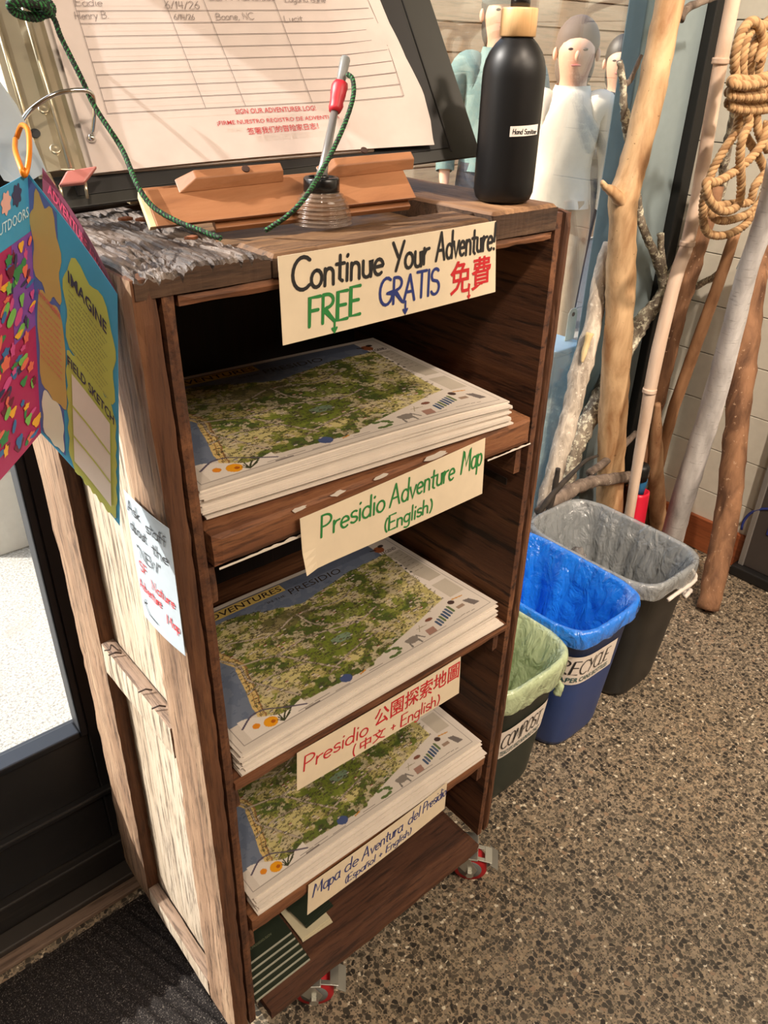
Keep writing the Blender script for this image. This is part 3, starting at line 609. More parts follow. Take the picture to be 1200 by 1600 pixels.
    for i in range(150):
        x, y = r.uniform(.12, .90), r.uniform(.10, .82); j, i_ = int(y*NY), int(x*NX)
        if land[j, i_]: seg((x, y), (x+.007, y), .0024, C3(206, 196, 180)); seg((x, y+.007), (x+.009, y+.007), .0018, [C3(134, 64, 50), C3(90, 84, 88), C3(70, 66, 60)][r.integers(3)])
    for i in range(60):
        x, y = r.uniform(.02, .7), r.uniform(.2, .96); j, i_ = int(y*NY), int(x*NX)
        if sea[j, i_]: seg((x, y), (x+.014, y+.002), .0012, C3(72, 80, 98))
    # title banner, legend, margins, little pictures
    bn = (X > .17) & (X < .50) & (abs(Y-.925) < .034); put(bn, C3(206, 178, 96))
    lg = (X > .912+.006*np.sin(Y*20)) & (X < .975) & (Y > .42) & (Y < .80); put(lg, C3(176, 166, 150)); lg2 = (X > .905) & (X < .97) & (Y > .22) & (Y < .38); put(lg2, C3(186, 176, 160))
    for k in range(9):
        for q in range(2): seg((.922+q*.026, .78-k*.038), (.922+q*.026+r.uniform(.010, .020), .78-k*.038), .0010, C3(110, 100, 92))
    put(((X-.915)/.020)**2+((Y-.88)/.034)**2 < 1, C3(150, 84, 50)); put(((X-.935)/.012)**2+((Y-.905)/.015)**2 < 1, C3(44, 36, 34)); seg((.902, .89), (.884, .90), .004, C3(44, 36, 34))
    for k in range(4): put(((X-.908)/.005)**2+((Y-.70+k*.045)/.008)**2 < 1, C3(40, 38, 36))
    bl_ = (X < .235) & (X > .045) & (Y > .035) & (Y < .135+.035*np.sin(X*30)-.5*np.maximum(0, X-.13)); put(bl_, C3(226, 217, 206)); path([(.045, .12), (.09, .165), (.13, .16), (.16, .13), (.19, .10), (.235, .06)], .003, C3(88, 78, 96))
    put(((X-.120)/.021)**2+((Y-.075)/.031)**2 < 1, C3(232, 158, 26)); put(((X-.080)/.011)**2+((Y-.095)/.017)**2 < 1, C3(224, 138, 30)); put(((X-.126)/.007)**2+((Y-.070)/.010)**2 < 1, C3(176, 92, 22))
    for q in range(9): seg((.150, .04), (.138+q*.007, .065+.012*(q % 3)), .0018, C3(62, 66, 40))
    for q in range(4): seg((.055+.01*q, .035), (.055+.01*q, .13), .0008, C3(120, 110, 110))
    for k, (a_, b_) in enumerate(((.20, .045), (.26, .048), (.33, .038), (.22, .036), (.46, .045))): seg((a_, b_), (a_+.05, b_), .0016, C3(120, 110, 104))
    elx = ((X-.655)/.028)**2+((Y-.085)/.030)**2 < 1+(n3-.5)*2; put(elx, C3(132, 124, 116)); seg((.636, .065), (.634, .040), .0035, C3(120, 114, 108)); seg((.672, .065), (.674, .040), .0035, C3(120, 114, 108)); seg((.68, .10), (.695, .06), .003, C3(120, 114, 108))
    for q in range(7): seg((.775+q*.014, .075+q*.007), (.775+q*.014, .115+q*.009), .0050, [C3(66, 84, 112), C3(84, 98, 118), C3(96, 112, 70), C3(60, 78, 110)][q % 4])
    put((abs(X-.735-.1*(Y-.1)) < .018) & (abs(Y-.075) < .024), C3(158, 122, 108)); put(((X-.765)/.016)**2+((Y-.155)/.012)**2 < 1, C3(120, 76, 60)); put(((X-.885)/.013)**2+((Y-.185)/.018)**2 < 1, C3(72, 54, 48)); seg((.70, .135), (.74, .13), .0018, C3(158, 148, 122)); seg((.72, .15), (.70, .11), .0014, C3(158, 148, 122))
    for q in range(9): seg((.935-.0015*q, .085+.008*q), (.935+.024-.0018*q, .085+.008*q-.001*q), .0028, C3(112, 104, 100))
    put((abs(X-.895) < .016) & (abs(Y-.125) < .012), C3(150, 128, 110)); seg((.90, .20), (.94, .19), .003, C3(196, 140, 60)); seg((.86, .06), (.92, .05), .001, C3(100, 90, 80)); seg((.70, .05), (.86, .055), .0008, C3(140, 130, 120))
    for q in range(14):
        a_ = r.uniform(0, 6.28); x = .565+.030*math.cos(a_); y = .075+.026*math.sin(a_); put(((X-x)/.010)**2+((Y-y)/.009)**2 < 1, C3(88, 108, 58)); 
    put(((X-.385)/.017)**2+((Y-.075)/.026)**2 < 1+(n3-.5)*2, C3(70, 84, 128)); seg((.43, .055), (.45, .062), .003, C3(200, 140, 60))
    for q in range(2): seg((.018, .03+.94*q), (.982, .03+.94*q), .0008, C3(130, 120, 115)); seg((.018+.964*q, .03), (.018+.964*q, .97), .0008, C3(130, 120, 115))
    img[:] *= (1+.05*(r.random((NY, NX, 1))-.5)); return np.clip(img, 0, 1)
PAINT = paint_map().reshape(-1, 3)
g = NG('map_print'); at_ = g.n('ShaderNodeVertexColor', layer_name='paint'); g.base(at_.outputs[0]); g.b.inputs['Roughness'].default_value = .55; mapmat = g.m
def map_top_mesh(curl, amp):
    def fn(u, v):
        p = curl(u, v)*amp; return (u*MW, v*MH, .0005+p)
    me = MB().grid(fn, NX-1, NY-1).mesh('map'); ca = me.color_attributes.new('paint', 'FLOAT_COLOR', 'POINT'); ca.data.foreach_set('color', np.hstack([PAINT, np.ones((len(PAINT), 1))]).ravel().astype(np.float32))
    me.materials.append(mapmat); me.polygons.foreach_set('use_smooth', [True]*len(me.polygons)); return me
ORD = ['topmost', 'second', 'third', 'fourth', 'fifth', 'sixth', 'seventh', 'eighth', 'ninth', 'tenth', 'eleventh', 'twelfth', 'thirteenth', 'fourteenth', 'fifteenth', 'sixteenth']
def make_stack(zs, c0, rot, n, dz, label_top, label_rest, group, curl, sc):
    """n folded map sheets, each one an object; top one carries the print"""
    rr = random.Random(int(zs*1000)); surf = None; base = None
    for k in range(n):
        z = zs+.0008+k*dz; a = rot+rr.uniform(-.010, .010); dx, dy = rr.uniform(-.004, .004), rr.uniform(-.005, .004); x0, y0 = c0
        if k < 3 and zs < .7: dx += .0; dy -= .006; a -= .015
        ca_, sa = math.cos(a), math.sin(a); lift = (lambda u, v, k=k: curl(u, v)*(k/n)**1.6)
        if k == n-1:
            o = link('park_map', map_top_mesh(curl, 1.0), None); o.location = (x0+dx, y0+dy, z); o.rotation_euler = (0, 0, a); o.scale = (sc[0], sc[1], 1); tag(o, label_top, 'map', group)
            s2 = lambda x, y, l=0: Vector((x, y, .0005+curl(x/MW, y/MH)+l*.8))
            mb = MB(); put_text(mb, 'ADVENTURES', .18*MW, .902*MH, .31*MW, .046*MH, s2, slant=.15, bold=.01, lift=.0004); put_text(mb, 'PRESIDIO', .50*MW, .835*MH, .22*MW, .052*MH, s2, slant=.15, lift=.0004); put_text(mb, 'IN THE', .41*MW, .84*MH, .07*MW, .018*MH, s2, lift=.0004); put_text(mb, 'LEGEND', .905*MW, .815*MH, .065*MW, .03*MH, s2, slant=.1, bold=.01, lift=.0004)
            t_ = link('lettering', mb.mesh('lettering'), flat('map_ink', (58, 48, 44), .6), None); t_.parent = o
        else:
            key = ('body', zs, k); mb = MB(); th = dz*.86; nu, nv = 24, 10
            def top(u, v, s_=0): return (u*MW, v*MH, s_+lift(u, v)-(.0004 if u in (0, 1) or v in (0, 1) else 0))
            mb.grid(lambda u, v: top(u, v, th), nu, nv); mb.grid(lambda u, v: top(u, v, 0), nu, nv); kk = (nu+1)*(nv+1)
            ring = [(i, 0) for i in range(nu)]+[(nu, j) for j in range(nv)]+[(i, nv) for i in range(nu, 0, -1)]+[(0, j) for j in range(nv, 0, -1)]; idx = [j*(nu+1)+i for i, j in ring]
            for q in range(len(idx)): e_ = idx[(q+1) % len(idx)]; mb.f.append((idx[q], e_, e_+kk, idx[q]+kk)); mb.mi.append(0)
            o = link('park_map', mb.mesh('park_map'), paper); o.location = (x0+dx, y0+dy, z); o.rotation_euler = (0, 0, a); o.scale = (sc[0], sc[1], 1); tag(o, 'folded map, %s from the top of the stack on the %s shelf' % (ORD[n-1-k], label_rest), 'map', group)
make_stack(.957, (.010, .022), math.radians(-4.2), 15, .0021, 'illustrated park map on top of the stack on the upper shelf', 'upper', 'maps on the upper shelf', lambda u, v: .0035*math.sin(u*3.1)*(1-v)-.004*max(0, u-.8)*5*(1-v)*.5, (.925, 1.10))
make_stack(.606, (.0165, .006), math.radians(.4), 15, .0021, 'illustrated park map with an orange poppy, top of the middle-shelf stack', 'middle', 'maps on the middle shelf', lambda u, v: .010*max(0, u-.3)*(1-v)**1.5+.002*math.sin(u*6), (1, 1))
make_stack(.331, (.0160, .006), math.radians(-.2), 13, .0021, 'illustrated park map on top of the stack on the lower shelf', 'lower', 'maps on the lower shelf', lambda u, v: .004*math.sin(u*3.3)*(1-v), (.992, 1))
# leaflets on the bottom board
lgreen = flat('leaflet_green', (38, 46, 34), .45); lw_ = flat('leaflet_edge', (168, 168, 152), .6); cream = flat('leaflet_cream', (200, 190, 160), .6)
for k in range(6):
    y0 = .008+k*.0085; z = .1072+k*.0045; t = thing('leaflet', (.05, y0+.1, z), 'dark green leaflet, %s from the top of the fanned pile on the bottom board' % ORD[5-k], 'leaflet', 'green leaflets at the left of the bottom board')
    if k == 5: t['label'] = 'dark green leaflet with small print, topmost of the fanned pile'
    box('pages', (.004, y0+.0006, z), (.104-.001*k, y0+.205, z+.0034), lw_, t, .0003); box('cover', (.0035, y0+.0022, z+.0034), (.1045-.001*k, y0+.205, z+.0040), lgreen, t)
    if k == 5:
        mb = MB(); sf = lambda x, y, l=0: Vector((.006+x, y0+.01+y, z+.0041+l))
        put_text(mb, 'WWW.PRESIDIO.GOV', .012, .008, .055, .0038, sf, lift=.0002)
        for q in range(5): put_text(mb, 'park trails and maps here', .018, .036+q*.0052, .045-.004*(q % 2), .0026, sf, lift=.0002)
        done(mb, 'lettering', flat('leaflet_ink', (120, 124, 96), .6), t)
for i, (x, y, a, m, lb) in enumerate(((.112, .040, -4, cream, 'cream leaflet poking out under the blue lettered sign'), (.128, .052, 3, lgreen, 'green folder lying over the cream leaflet on the bottom board'))):
    M_ = Matrix.Translation((x, y, .1068+i*.006)) @ Matrix.Rotation(math.radians(a), 4, 'Z'); t = thing('leaflet', (x, y, .1068+i*.006), lb, 'leaflet')
    for q in range(3): box('page', (0, .0015*q, q*.0016), (.058, .14, q*.0016+.0013), m, t, xf=lambda p, M_=M_, q=q: M_ @ Matrix.Rotation(.04*q, 4, 'Z') @ p)
# ================================================================== ON TOP OF THE UNIT
# ---- frame of the leaning ring binder: e along the page, d up the page, n towards the reader
e_ = np.array([3071, -708, 135.]); e_ /= np.linalg.norm(e_); d_ = np.array([0, .616, .788]); d_ -= d_@e_*e_; d_ /= np.linalg.norm(d_); n_ = -np.cross(d_, e_)*-1
n_ = np.cross(e_, d_); 
if n_[1] > 0: n_ = -n_
e_, d_, n_ = Vector(e_), Vector(d_), Vector(n_); PO = at(148, 272, 1, .2)
L = lambda a, b, c=0: PO+e_*a+d_*b+n_*c
def pl(px, py, c=0):
    p = onplane(px, py, PO+n_*c, n_)-PO; return (p.dot(e_), p.dot(d_))
binder = thing('ring_binder', PO, 'open black ring binder with sign-in sheet leaning on a wooden stand on the shelf unit', 'binder')
blackv = flat('binder_black', (46, 46, 42), .42); blackd = flat('binder_inside', (30, 29, 28), .5)
def polysheet(name, pts, c0, c1, mat, parent=None, bevel=0):
    return MB().prism([L(a, b, c0) for a, b in pts], n_*(c1-c0)).build(name, mat, parent, bevel=bevel)
q1, q2 = pl(748, 208), pl(95, 320)
polysheet('back_cover', [(q2[0]-.03, -.028), (q1[0], -.012), (q1[0]-.004, .300), (q2[0]-.03, .300)], -.012, -.008, blackv, binder, .001)
o = polysheet('inner_lining', [(-.020, -.016), (.398, .0), (.392, .292), (-.020, .292)], -.008, -.0068, blackd, binder, .0005)
ed = MB(); ed.tube([L(.400, -.004, -.0075), L(.396, .294, -.0075)], .0012, 6); ed.build('cover_seam', blackd, binder)
metal = flat('ring_plate', (196, 186, 160), .28, .85, **{'Coat Weight': .3}); chrome = flat('ring_chrome', (215, 215, 212), .08, 1.0); salmon = flat('lever_pink', (196, 120, 112), .4)
# spine plate: long channel running up the page at the left
mb = MB(); prof = [(-.060, .000), (-.056, .006), (-.042, .010), (-.030, .012), (-.018, .010), (-.010, .003), (-.006, .003), (-.006, .001), (-.060, -.002)]
mb.prism([L(a, .0, c) for a, c in prof], d_*.29); mb.build('ring_plate', metal, binder, bevel=.0008)
mb = MB()
for a in (-.048, -.022): mb.tube([L(a, .001, .011 if a > -.03 else .009), L(a, .289, .011 if a > -.03 else .009)], .0022, 8)
mb.build('plate_rib', metal, binder, True)['kind'] = 'stuff'
for b_ in (.020, .060, .255): MB().lathe([(.0048, 0), (.0050, .0012), (.0038, .0018), (.0018, .0012)], 20, L(-.030, b_, .0118), n_).build('rivet', metal, binder, True)
MB().lathe([(.0045, 0), (.0045, .0004)], 16, L(-.043, .038, .0102), n_).build('slot_hole', blackd, binder)
MB().tube([L(-.050, -.002, .010), L(-.044, -.004, .010), L(-.040, -.022, .006)], .0045, 12).build('lever_pin', metal, binder, True)
lv = [pl(92, 292, .012), pl(104, 270, .012), pl(152, 262, .012), pl(132, 288, .012)]
MB().prism([L(a, b, .010) for a, b in lv], n_*.006).build('lever_tab', salmon, binder, bevel=.0015)
for q in ((94, 290), (133, 286)): p = pl(*q, .01); MB().tube([L(p[0], p[1], .011), L(p[0]-.001, p[1]-.012, .004)], .0016, 8).build('lever_leg', metal, binder, True)
def arc(pxs, cs, name, r, extra=None):
    P = [Vector(L(*pl(x, y, c), c)) for (x, y), c in zip(pxs, cs)]; Q = spline(P, 8); return MB().tube(Q, r, 12).build(name, chrome, binder, True)
arc([(25, 222), (28, 205), (45, 175), (80, 150), (110, 142), (135, 142), (146, 152), (148, 180), (145, 208)], [.002, .018, .032, .040, .042, .040, .034, .018, .004], 'binder_ring', .0021)
p = pl(143, 217, .003); MB().lathe([(.0005, -.004), (.003, -.003), (.004, 0), (.003, .003), (.0005, .004)], 16, L(p[0], p[1], .004)).build('ring_ball', chrome, binder, True)
arc([(10, -60), (20, -20), (38, 2), (50, 14), (58, 26)], [.030, .040, .036, .020, .004], 'binder_ring', .0021)
# ---- sign-in sheet
Rb = [pl(x, y) for x, y in ((676, 222), (671, 190), (658, 150), (628, 100), (604, 45), (590, 0))]; top_b = .285
lx = lambda b: -.0*b
def page(a, b, l=0):
    v = b/top_b; ar = np.interp(b, [q[1] for q in Rb], [q[0] for q in Rb]) if b < Rb[-1][1] else Rb[-1][0]-.012*(b-Rb[-1][1])/.1
    W0 = .374; s_ = a/W0; c = .0015+.010*math.exp(-((b-.11)/.06)**2)*max(0, s_-.8)*5
    return L(-.0+a*(ar/W0), b+.003*math.sin(s_*3.1)*(1-v), c+l)
sh = thing('sign_in_sheet', L(.18, 0, .002), 'white sign-in log sheet with ruled table and red lettering in the open binder', 'paper'); mb = MB(); mb.grid(lambda u, v: page(u*.374, v*top_b), 40, 40); mb.build('page', flat('page_warm', (216, 202, 194), .65), sh, True)
p2 = MB().prism([L(-.006, .002, -.006), L(.30, .002, -.006), L(.30, .284, -.006), L(-.022, .284, -.006)], n_*.003).build('page_sleeve', flat('page_sleeve', (214, 206, 198), .35), sh)
# ruled table
tbl = MB(); pa = lambda x, y: (lambda p: (p[0], p[1]))(pl(x, y))
def Lp(a, b, l=0): return L(a, b, .0022+l+.010*math.exp(-((b-.11)/.06)**2)*max(0, a/.374-.8)*5+.0004)
bl = pl(168, 180); brr = pl(628, 155); tl = pl(115, 10)
rows = np.linspace(bl[1], bl[1]+(tl[1]-bl[1])*(15/9.0), 16); 
def ln(p, q, w_): ribbon(tbl, [(p[0]+(q[0]-p[0])*k/12, p[1]+(q[1]-p[1])*k/12) for k in range(13)], w_, Lp, .0002)
rp = (tl[1]-bl[1])/8.0
for k in range(18): b_ = bl[1]+k*rp*.94; ln((bl[0], b_), (brr[0]-.004*k*.3, b_+(brr[1]-bl[1])), .0006)
for px, x2 in ((168, 115), (321, 257), (383, 318), (487, 428), (628, 573)):
    p, q = pl(px, 180-(px-168)*25/460), pl(x2, 5); t = .28; ln(p, (p[0]+(q[0]-p[0])*1.5, p[1]+(q[1]-p[1])*1.5), .0005)
done(tbl, 'ruled_lines', flat('table_line', (120, 108, 104), .6), sh)['kind'] = 'stuff'
red = MB()
for t, x, y, x2, y2, hh in (('SIGN OUR ADVENTURER LOG!', 368, 181, 493, 175, .0056), ('\u00a1FIRME NUESTRO REGISTRO DE ADVENTURA', 340, 200, 530, 189, .0056), ('\u7b7e\u7f72\u6211\u4eec\u7684\u5192\u9669\u5bb6\u65e5\u5fd7\uff01', 388, 213, 498, 204, .0075)):
    p, q = pl(x, y), pl(x2, y2); put_text(red, t, p[0], p[1], math.hypot(q[0]-p[0], q[1]-p[1]), hh, Lp, rot=math.atan2(q[1]-p[1], q[0]-p[0]), bold=.012, lift=.0003)
done(red, 'lettering', flat('print_red', (190, 62, 66), .6), sh, 'red printed lettering')
hw = MB()
for t, x, y, x2, y2, cap in (('Eadie', 118, 12, 160, 13, .008), ('6/14/26', 258, 16, 312, 17, .008), ('Henry B.', 118, 33, 170, 32, .0075), ('6/14/26', 272, 34, 304, 34, .006), ('Boone, NC', 338, 34, 396, 33, .0075), ('Lucit', 444, 37, 472, 36, .007), ('San Francisco', 325, 4, 430, 4, .008), ('Laguna dune', 445, 6, 508, 7, .007)):
    p, q = pl(x, y), pl(x2, y2); put_hand(hw, t, p[0], p[1], q[0]-p[0], cap, .0006, Lp, rot=math.atan2(q[1]-p[1], q[0]-p[0]), lift=.0003, seed=x)
done(hw, 'handwriting', flat('pencil_grey', (128, 116, 112), .6), sh)
# ---- wooden book stand
sw = wood('stand_wood', (124, 80, 52), (160, 108, 72), (178, 128, 90), 'x', .5, .45, .08, .12)
stand = thing('book_stand', (.22, .17, 1.207), 'orange-brown wooden book stand holding the open binder on top of the shelf unit', 'stand')
T = math.radians(38); g1 = Vector((0, math.cos(T), math.sin(T))); g1 -= g1.dot(e_)*e_; g1.normalize(); m1 = e_.cross(g1); m1 = -m1 if m1.y > 0 else m1
SO = at(246, 354, 2, 1.2165); SL = lambda a, b, c: SO+e_*a+g1*b+m1*c
def width_to(px, py, n=m1, O=SO): return (onplane(px, py, O, n)-O).dot(e_)
WL = width_to(637, 280)
k_ = .042
MB().prism([SL(0, 0, 0), SL(0, .004, -.008), SL(0, k_, -.008), SL(0, k_, 0)], e_*WL).build('ledge_board', sw, stand, bevel=.0008)
MB().prism([SL(-.006, .001, -.001), SL(-.006, k_, -.001), SL(-.006, k_, -.009), SL(-.006, .004, -.009)], e_*.006).build('end_strip', flat('end_grain_sunlit', (226, 206, 160), .6), stand, bevel=.0006)  # pale end face: sunlight is put into the cream colour
b0 = SL(.02, -.004, -.012); MB().prism([SL(.055, -.002, -.0155), SL(.055, .016, -.0155), SL(.055, .016, -.009), SL(.055, -.002, -.009)], e_*(WL*.78)).build('base_strip', sw, stand, bevel=.0008)
for x0, y0, x1, y1, hole in ((283, 301, 438, 272, (384, 264)), (496, 262, 630, 232, (569, 235))):
    a0, a1 = width_to(x0, y0), width_to(x1, y1)
    m = MB(); pr_ = [(k_-.014, .001), (k_-.002, .014), (k_+.018, .014), (k_+.018, .001)]
    s_ = .016
    A0 = [SL(a0-.002, k_-.008, .000), SL(a0+s_, k_-.001, .010), SL(a0+s_, k_+.009, .010), SL(a0-.002, k_+.009, .0)]
    A1 = [SL(a1, k_-.006, .000), SL(a1, k_-.001, .010), SL(a1, k_+.009, .010), SL(a1, k_+.009, .0)]
    m.add(A0+A1, [(0, 1, 2, 3), (7, 6, 5, 4), (0, 4, 5, 1), (1, 5, 6, 2), (2, 6, 7, 3), (3, 7, 4, 0)]); o = m.build('page_lip', sw, stand, bevel=.001)
    hp = onplane(*hole, SL(0, k_, .0105), m1); MB().lathe([(.0038, -.001), (.0038, .0004), (.002, .0006)], 16, hp+m1*.0004, m1).build('screw_hole', flat('hole_dark', (60, 36, 24), .8), o)
MB().prism([SL(.0, k_-.006, -.010), SL(.0, k_+.012, -.010), SL(.0, k_+.012, -.018), SL(.0, k_-.006, -.018)], e_*(WL*.98)).build('rear_rail', sw, stand, bevel=.001)
bk = MB(); bk.prism([L(.06, -.02, -.022), L(.33, -.02, -.022), L(.31, .20, -.022), L(.08, .20, -.022)], n_*.009); bk.build('back_rest', sw, stand, bevel=.001)
r0, r1 = at(100, 330, 2, 1.2145), at(216, 313, 2, 1.2145); MB().tube([r0-(r1-r0)*.15, r1+(r1-r0)*1.6], .0042, 10).build('support_rod', flat('rod_brown', (66, 54, 46), .4), stand, True)
MB().prism([at(200, 306, 1, .20), at(216, 301, 1, .20), at(216, 318, 1, .20), at(204, 320, 1, .20)], (.004, .05, .002)).build('stand_foot', flat('end_grain_sunlit', (226, 206, 160), .6), stand, bevel=.0008)  # foot end in the same cream, sunlight included in its colour
def pebble(p, r, lab, mat, sq=.7, sd=0):
    bm = bmesh.new(); bmesh.ops.create_icosphere(bm, subdivisions=3, radius=1)
    for v in bm.verts:
        v.co *= 1+.28*noise.noise(v.co*1.3+Vector((sd, 0, 0))); v.co = Vector((v.co.x*r, v.co.y*r*.8, v.co.z*r*sq))+Vector(p)+Vector((0, 0, r*sq*.9))
    me = bpy.data.meshes.new('pebble'); bm.to_mesh(me); bm.free(); o = link('pebble', me, mat, None, True); return tag(o, lab, 'stone')
pebble(at(583, 326, 2, 1.2), .011, 'small brown pebble in the recess of the unit top beside the stand', flat('pebble_brown', (150, 100, 66), .7), .7, 3)
for x, y, r, wh in ((228, 346, .008, 'left end of the wooden stand'), (300, 374, .006, 'green cord where it droops lowest'), (196, 345, .006, 'support rod')):
    p = at(x, y, 2, 1.209); mb = MB(); c_ = [Vector((r*(1+.4*rng.random())*math.cos(a), r*.6*math.sin(a)*(1+.5*rng.random()), .0012*rng.random())) for a in np.linspace(0, 5.5, 7)]
    o = mb.prism([p+q for q in c_], (0, 0, .0025)).build('wood_chip', flat('chip_brown', (128, 76, 46), .8), None, bevel=.0004); tag(o, 'small wood flake on the grey plank by the '+wh, 'wood chip', 'loose flakes of wood on the unit top')
# ---- pen holder jar, pen, cord
jn = at(499, 357, 2, 1.2075); scl = .0290; jc = Vector((jn.x+.66*scl-.004, jn.y+.75*scl-.006, 1.2085))
jar = thing('pen_jar', jc, 'ribbed clear glass jar with black lid holding the tethered pen', 'jar')
gj = NG('jar_glass'); gj.base(srgb((146, 124, 106))); gj.b.inputs['Alpha'].default_value = .36; gj.b.inputs['Roughness'].default_value = .08; gj.b.inputs['Specular IOR Level'].default_value = 1.0; gj.b.inputs['Coat Weight'].default_value = 1.0
pf = []
for i in range(57):
    t = i/56; z_ = t*.030; r_ = scl*math.sqrt(max(0, 1-(t*.78)**2)); pf.append((r_+.0011*math.sin(t*56*2*math.pi/7), z_))
inner = [(max(r_-.003, .002), z_+.002) for r_, z_ in pf[::-1]]
MB().lathe(pf+[(pf[-1][0]-.003, pf[-1][1])]+inner[1:-2:6]+[(.001, .004)], 48, jc, caps=True).build('glass_body', gj.m, jar, True)
lidm = flat('lid_black', (20, 20, 21), .25)
MB().lathe([(.0164, .029), (.0176, .030), (.0176, .0415), (.0164, .043), (.0136, .043), (.0132, .0405), (.006, .0402), (.0055, .038)], 48, jc).build('lid', lidm, jar, True)
MB().lathe([(.007, .0405), (.0072, .0435), (.0050, .0455), (.003, .0455)], 24, jc).build('collar', lidm, jar, True)
pb = jc+Vector((.0, 0, .043)); dpen = depth(pb)
pt = onplane(540, 90, pb, fw); pt = Vector(pt)
ax_ = (pt-pb); pen = thing('tethered_pen', pb, 'thin silver grey pen with red tape standing in the glass jar', 'pen')
silver = flat('pen_silver', (150, 148, 146), .3, .5)
MB().tube([pb-ax_*.02, pb+ax_*.10, pb+ax_*.62], [.0068*.9, .0044, .0036], 14).build('lower_barrel', silver, pen, True)
MB().tube([pb+ax_*.60, pb+ax_*.985, pb+ax_*1.0], [.0036, .0050, .0042], 14).build('cap', flat('pen_grey', (128, 130, 128), .4), pen, True)
rt = MB().tube([pb+ax_*(.545+.03*k) for k in range(9)], [.0056, .0064, .0066, .0070, .0072, .0074, .0078, .0080, .0070], 14, .16, 160); rt.build('red_tape', flat('tape_red', (196, 38, 52), .45), pen, True)
def m_cord():
    g = NG('cord_green'); tc = g.n('ShaderNodeTexCoord'); ck = g.n('ShaderNodeTexNoise'); ck.inputs['Scale'].default_value = 420; ck.inputs['Detail'].default_value = 1; g.l(tc.outputs['Object'], ck.inputs['Vector'])
    g.base(g.ramp(ck.outputs[0], [(.44, srgb((18, 30, 20))), (.52, srgb((42, 118, 58)))])); g.b.inputs['Roughness'].default_value = .7; return g.m
cordm = m_cord(); cordk = flat('cord_black', (20, 26, 20), .8)
STEP = .0011
def braid(name, pts, r, parent, n=10, mats=(cordm, cordk), strands=4, pitch=.0075):
    Q = spline(pts, n); T0 = []; d = 0; L0 = [0]
    for a, b_ in zip(Q[:-1], Q[1:]): d += (b_-a).length; L0.append(d)
    m = int(d/STEP)+2; P = []
    for k in range(m):
        s_ = d*k/(m-1); i = int(np.searchsorted(L0, s_)); i = min(max(i, 1), len(Q)-1); f_ = (s_-L0[i-1])/max(1e-9, L0[i]-L0[i-1]); P.append(Q[i-1].lerp(Q[i], f_))
    mb = MB(); up = Vector((.3, .2, 1)); nn = None; frames = []
    for i in range(m):
        t = (P[min(i+1, m-1)]-P[max(i-1, 0)]).normalized(); nn = (t.cross(up)).normalized() if nn is None else (nn-t*nn.dot(t)).normalized(); frames.append((nn.copy(), t.cross(nn)))
    for s_ in range(strands):
        C_ = [P[i]+(frames[i][0]*math.cos(2*math.pi*(i*STEP/pitch+s_/strands))+frames[i][1]*math.sin(2*math.pi*(i*STEP/pitch+s_/strands)))*r*.5 for i in range(m)]
        mb.tube(C_, r*.58, 6, m=s_ % len(mats))
    return mb.build(name, list(mats), parent, True)
f1 = [(14, -30), (40, 8), (80, 24), (96, 60), (125, 118), (150, 170), (190, 232), (214, 288), (238, 322), (275, 345), (318, 362), (345, 371)]
dep = [.24, .235, .23, .225, .21, .20, .17, .135, .115, .09, .062, .045]
cp = [at(x, y, 1, yy) for (x, y), yy in zip(f1, dep)]
cp[-1].z = 1.213; cp[-2].z = max(cp[-2].z, 1.213)
braid('green_cord', cp, .0024, None); bpy.context.scene.objects['green_cord']
tag(bpy.data.objects['green_cord'], 'green and black braided cord knotted to the binder and drooping to the grey plank', 'cord')
kn = [at(x, y, 1, yy) for x, y, yy in ((30, 5, .24), (72, 2, .235), (80, 20, .228), (40, 24, .232), (22, 8, .238), (55, -2, .226), (76, 12, .222), (58, 28, .23), (24, 20, .228), (18, 4, .22), (64, 8, .218), (82, 24, .226))]
braid('cord_knot', kn, .0034, bpy.data.objects['green_cord'])
f2 = [(543, 116), (551, 124), (552, 150), (540, 190), (520, 235), (498, 275), (474, 312), (448, 338), (415, 360)]
dp = [dpen-.006, dpen-.008, dpen-.012, dpen-.018, dpen-.026, dpen-.036, dpen-.05, dpen-.045, 0]
P2 = []
for (x, y), q in zip(f2, dp):
    if q: v_ = ray(x, y); P2.append(Vector(CP+v_*(q/(v_@fw))))
    else: P2.append(at(x, y, 2, 1.212))
o = braid('tether_cord', P2, .0023, pen)
# ---- black pump bottle
bc = at(797, 318, 2, 1.2145); br_ = (at(851, 300, 2, 1.2145)-at(744, 300, 2, 1.2145)).length/2*.93
bc = Vector((bc.x+.009, bc.y+.020, 1.2148)); Rr = .0335
bot = thing('pump_bottle', bc, 'matte black hand sanitizer pump bottle with bamboo collar on the unit corner', 'bottle')
mk = flat('bottle_black', (13, 13, 14), .42, 0, **{'Specular IOR Level': .35}); bam = wood('bamboo', (196, 150, 98), (214, 172, 120), (226, 188, 138), 'z', 1.2, .4, .05, .15)
H_ = .134
pf = [(Rr*.80, 0), (Rr*.92, .003), (Rr*.99, .010), (Rr, .020), (Rr, H_-.012), (Rr*.985, H_-.004), (Rr*.93, H_+.004), (Rr*.82, H_+.012), (Rr*.66, H_+.019), (Rr*.50, H_+.024), (Rr*.44, H_+.026)]
MB().lathe(pf, 64, bc).build('bottle_body', mk, bot, True)
MB().lathe([(Rr*.52, H_+.025), (Rr*.56, H_+.026), (Rr*.56, H_+.049), (Rr*.54, H_+.0505), (Rr*.2, H_+.0505)], 48, bc).build('bamboo_collar', bam, bot, True)
